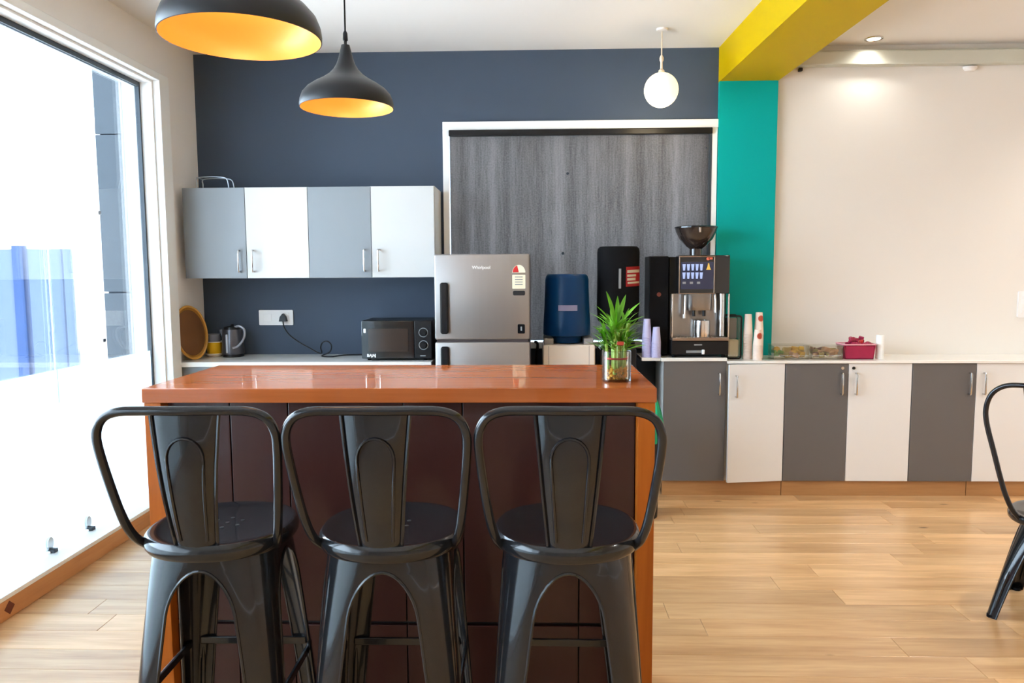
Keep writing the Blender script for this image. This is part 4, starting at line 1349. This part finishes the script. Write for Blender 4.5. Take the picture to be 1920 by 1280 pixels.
def downlight(x, y, label, energy=30, col=(1.0, 0.97, 0.92)):
    t = thing('downlight', label, 'downlight', (x, y, CZ), 0, 'recessed ceiling downlights')
    obj('trim_ring', lathe(new(), [(0.042, -0.0005), (0.055, -0.0005), (0.054, -0.006), (0.044, -0.008), (0.042, -0.004)], 24), 'steel_bright', t)
    obj('lens', lathe(new(), [(0, -0.003), (0.041, -0.003), (0.041, -0.0005), (0, -0.0005)], 24), 'lamp_glow', t)
    l = bpy.data.lights.new('downlight_light', 'SPOT')
    l.energy = energy
    l.color = col
    l.spot_size = R(140)
    l.spot_blend = 0.8
    l.shadow_soft_size = 0.05
    lo = bpy.data.objects.new('downlight_light', l)
    lo.location = (0, 0, -0.012)
    COL.objects.link(lo)
    lo.parent = t
    return t
downlight(2.164, 4.955, 'recessed ceiling downlight glaring on the cornice', 6.5, (1.0, 0.97, 0.90))
for x_, y_, lab, pw in ((4.0, 4.3, 'added unseen fill downlight past the right edge near the cream wall', 60), (2.9, 2.9, 'added unseen fill downlight above the metal chair', 75),
                        (4.6, 2.3, 'added unseen fill downlight right of the metal chair', 70), (2.9, 1.2, 'added unseen fill downlight right of the viewer', 75),
                        (4.6, 0.2, 'added unseen fill downlight far right of the viewer', 70), (0.4, -1.4, 'added unseen fill downlight behind the viewer on the window side', 28),
                        (2.4, -1.6, 'added unseen fill downlight behind the viewer near the middle', 50), (4.4, -1.8, 'added unseen fill downlight behind the viewer on the far side', 60)):
    downlight(x_, y_, lab, pw)  # downlights added out of view to fill the room with light

# ------------------------------------------------------------------ bamboo in a glass vase
VX, VY, VZ = 0.2474, 2.217, 1.125
t = thing('glass_vase', 'small clear glass vase at the end of the bar', 'vase', (VX, VY, VZ))
t.scale = (0.833, 0.833, 0.833)
bm = new()
lathe(bm, [(0, 0.0), (0.048, 0.0), (0.0505, 0.003), (0.0505, 0.108), (0.049, 0.110), (0.0475, 0.108), (0.0475, 0.008), (0, 0.008)], 36, ex=3.2)
obj('vessel', bm, 'clear_glass', t)
bm = new()
random.seed(3)
for k in range(150):
    a_, rr = random.uniform(0, 2 * PI), 0.040 * math.sqrt(random.random())
    mt = Matrix.Translation((rr * math.cos(a_), rr * math.sin(a_), 0.013 + random.random() * 0.036))
    bmesh.ops.create_icosphere(bm, subdivisions=1, radius=random.uniform(0.005, 0.0075), matrix=mt)
pb = obj('pebbles', bm, 'pebble_amber', t)
pb['kind'] = 'stuff'
obj('water', lathe(new(), [(0, 0.009), (0.046, 0.009), (0.046, 0.066), (0, 0.066)], 30, ex=3.2), 'water', t)
t = thing('lucky_bamboo', 'bundle of green lucky bamboo standing in the glass vase', 'plant', (VX, VY, VZ))
t.scale = (0.833, 0.833, 0.833)
random.seed(21)
stalks = []
for k in range(15):
    a_ = 2 * PI * k / 15 + random.uniform(-0.2, 0.2)
    rr = 0.030 if k % 3 else 0.012
    h_ = random.uniform(0.17, 0.215)
    x0, y0 = rr * math.cos(a_), rr * math.sin(a_)
    x1, y1 = x0 * 1.5, y0 * 1.3
    bm = new()
    pts, rad = [], []
    for q in range(13):
        v = q / 12
        pts.append((x0 + (x1 - x0) * v * v, y0 + (y1 - y0) * v * v, 0.025 + (h_ - 0.025) * v))
        rad.append(0.0056 if q % 4 else 0.0064)
    tube(bm, pts, 0.005, 7, radii=rad)
    obj('stalk', bm, 'stalk_green', t)
    stalks.append((x1, y1, h_, a_))
for zz, rr in ((0.082, 0.042), (0.135, 0.047)):
    bm = new()
    if zz > 0.1:
        box(bm, -0.004, 0.020, -rr - 0.006, -rr + 0.002, zz - 0.004, zz + 0.010, 0.002)
        obj('ribbon_tag', bm, 'ribbon_red', t)
    else:
        tube(bm, [(rr * math.cos(2 * PI * k / 24), rr * math.sin(2 * PI * k / 24), zz) for k in range(24)], 0.004, 6, closed=True)
        obj('ribbon', bm, 'ribbon_red', t)
def leaf_mesh(L_, w_, bend):
    bm = new()
    rows = []
    for q in range(7):
        v = q / 6
        wd = w_ * math.sin(PI * min(1, v * 0.9 + 0.08)) ** 0.8 * (1 - v * 0.25) if q < 6 else 0.0004
        x_ = L_ * v
        z_ = -bend * v * v
        rows.append([bm.verts.new((x_, -wd, z_ + wd * 0.35)), bm.verts.new((x_, 0, z_)), bm.verts.new((x_, wd, z_ + wd * 0.35))])
    for a, b in zip(rows[:-1], rows[1:]):
        for k in range(2):
            bm.faces.new((a[k], b[k], b[k + 1], a[k + 1]))
    bmesh.ops.solidify(bm, geom=bm.faces[:], thickness=0.0006)
    return bm
variants = []
for L_, w_, bd in ((0.085, 0.0085, 0.020), (0.075, 0.0075, 0.035), (0.100, 0.0090, 0.015), (0.060, 0.0070, 0.010)):
    o = obj('leaf', leaf_mesh(L_, w_, bd), 'leaf_green', t)
    variants.append(o)
first = set()
cnt = 0
for (x1, y1, h_, a_) in stalks:
    for q in range(12):
        vi = random.randrange(4)
        if vi not in first:
            first.add(vi)
            o = variants[vi]
        else:
            o = bpy.data.objects.new('leaf', variants[vi].data)
            COL.objects.link(o)
            o.parent = t
        lv = random.uniform(0.58, 1.03)
        az = a_ + random.uniform(-1.4, 1.4)
        el = random.uniform(0.45, 1.3) if lv > 0.8 else random.uniform(0.35, 1.15)
        o.location = (x1 * 0.9, y1 * 0.9, h_ * lv)
        o.rotation_euler = (random.uniform(-0.4, 0.4), -el, az)
        s_ = random.uniform(0.55, 0.9)
        o.scale = (s_, s_, s_)
for az, el, h_, s_ in ((R(115), 1.25, 0.215, 1.15), (R(60), 1.1, 0.215, 1.1), (R(30), 0.85, 0.205, 1.1), (R(140), 0.9, 0.20, 1.0), (R(80), 1.3, 0.19, 1.2), (R(170), 0.75, 0.19, 0.95), (R(5), 0.6, 0.19, 0.95)):
    o = bpy.data.objects.new('leaf', variants[2].data)
    COL.objects.link(o)
    o.parent = t
    o.location = (0.02 * math.cos(az), 0.02 * math.sin(az), h_)
    o.rotation_euler = (0.1, -el, az)
    o.scale = (s_, s_, s_)
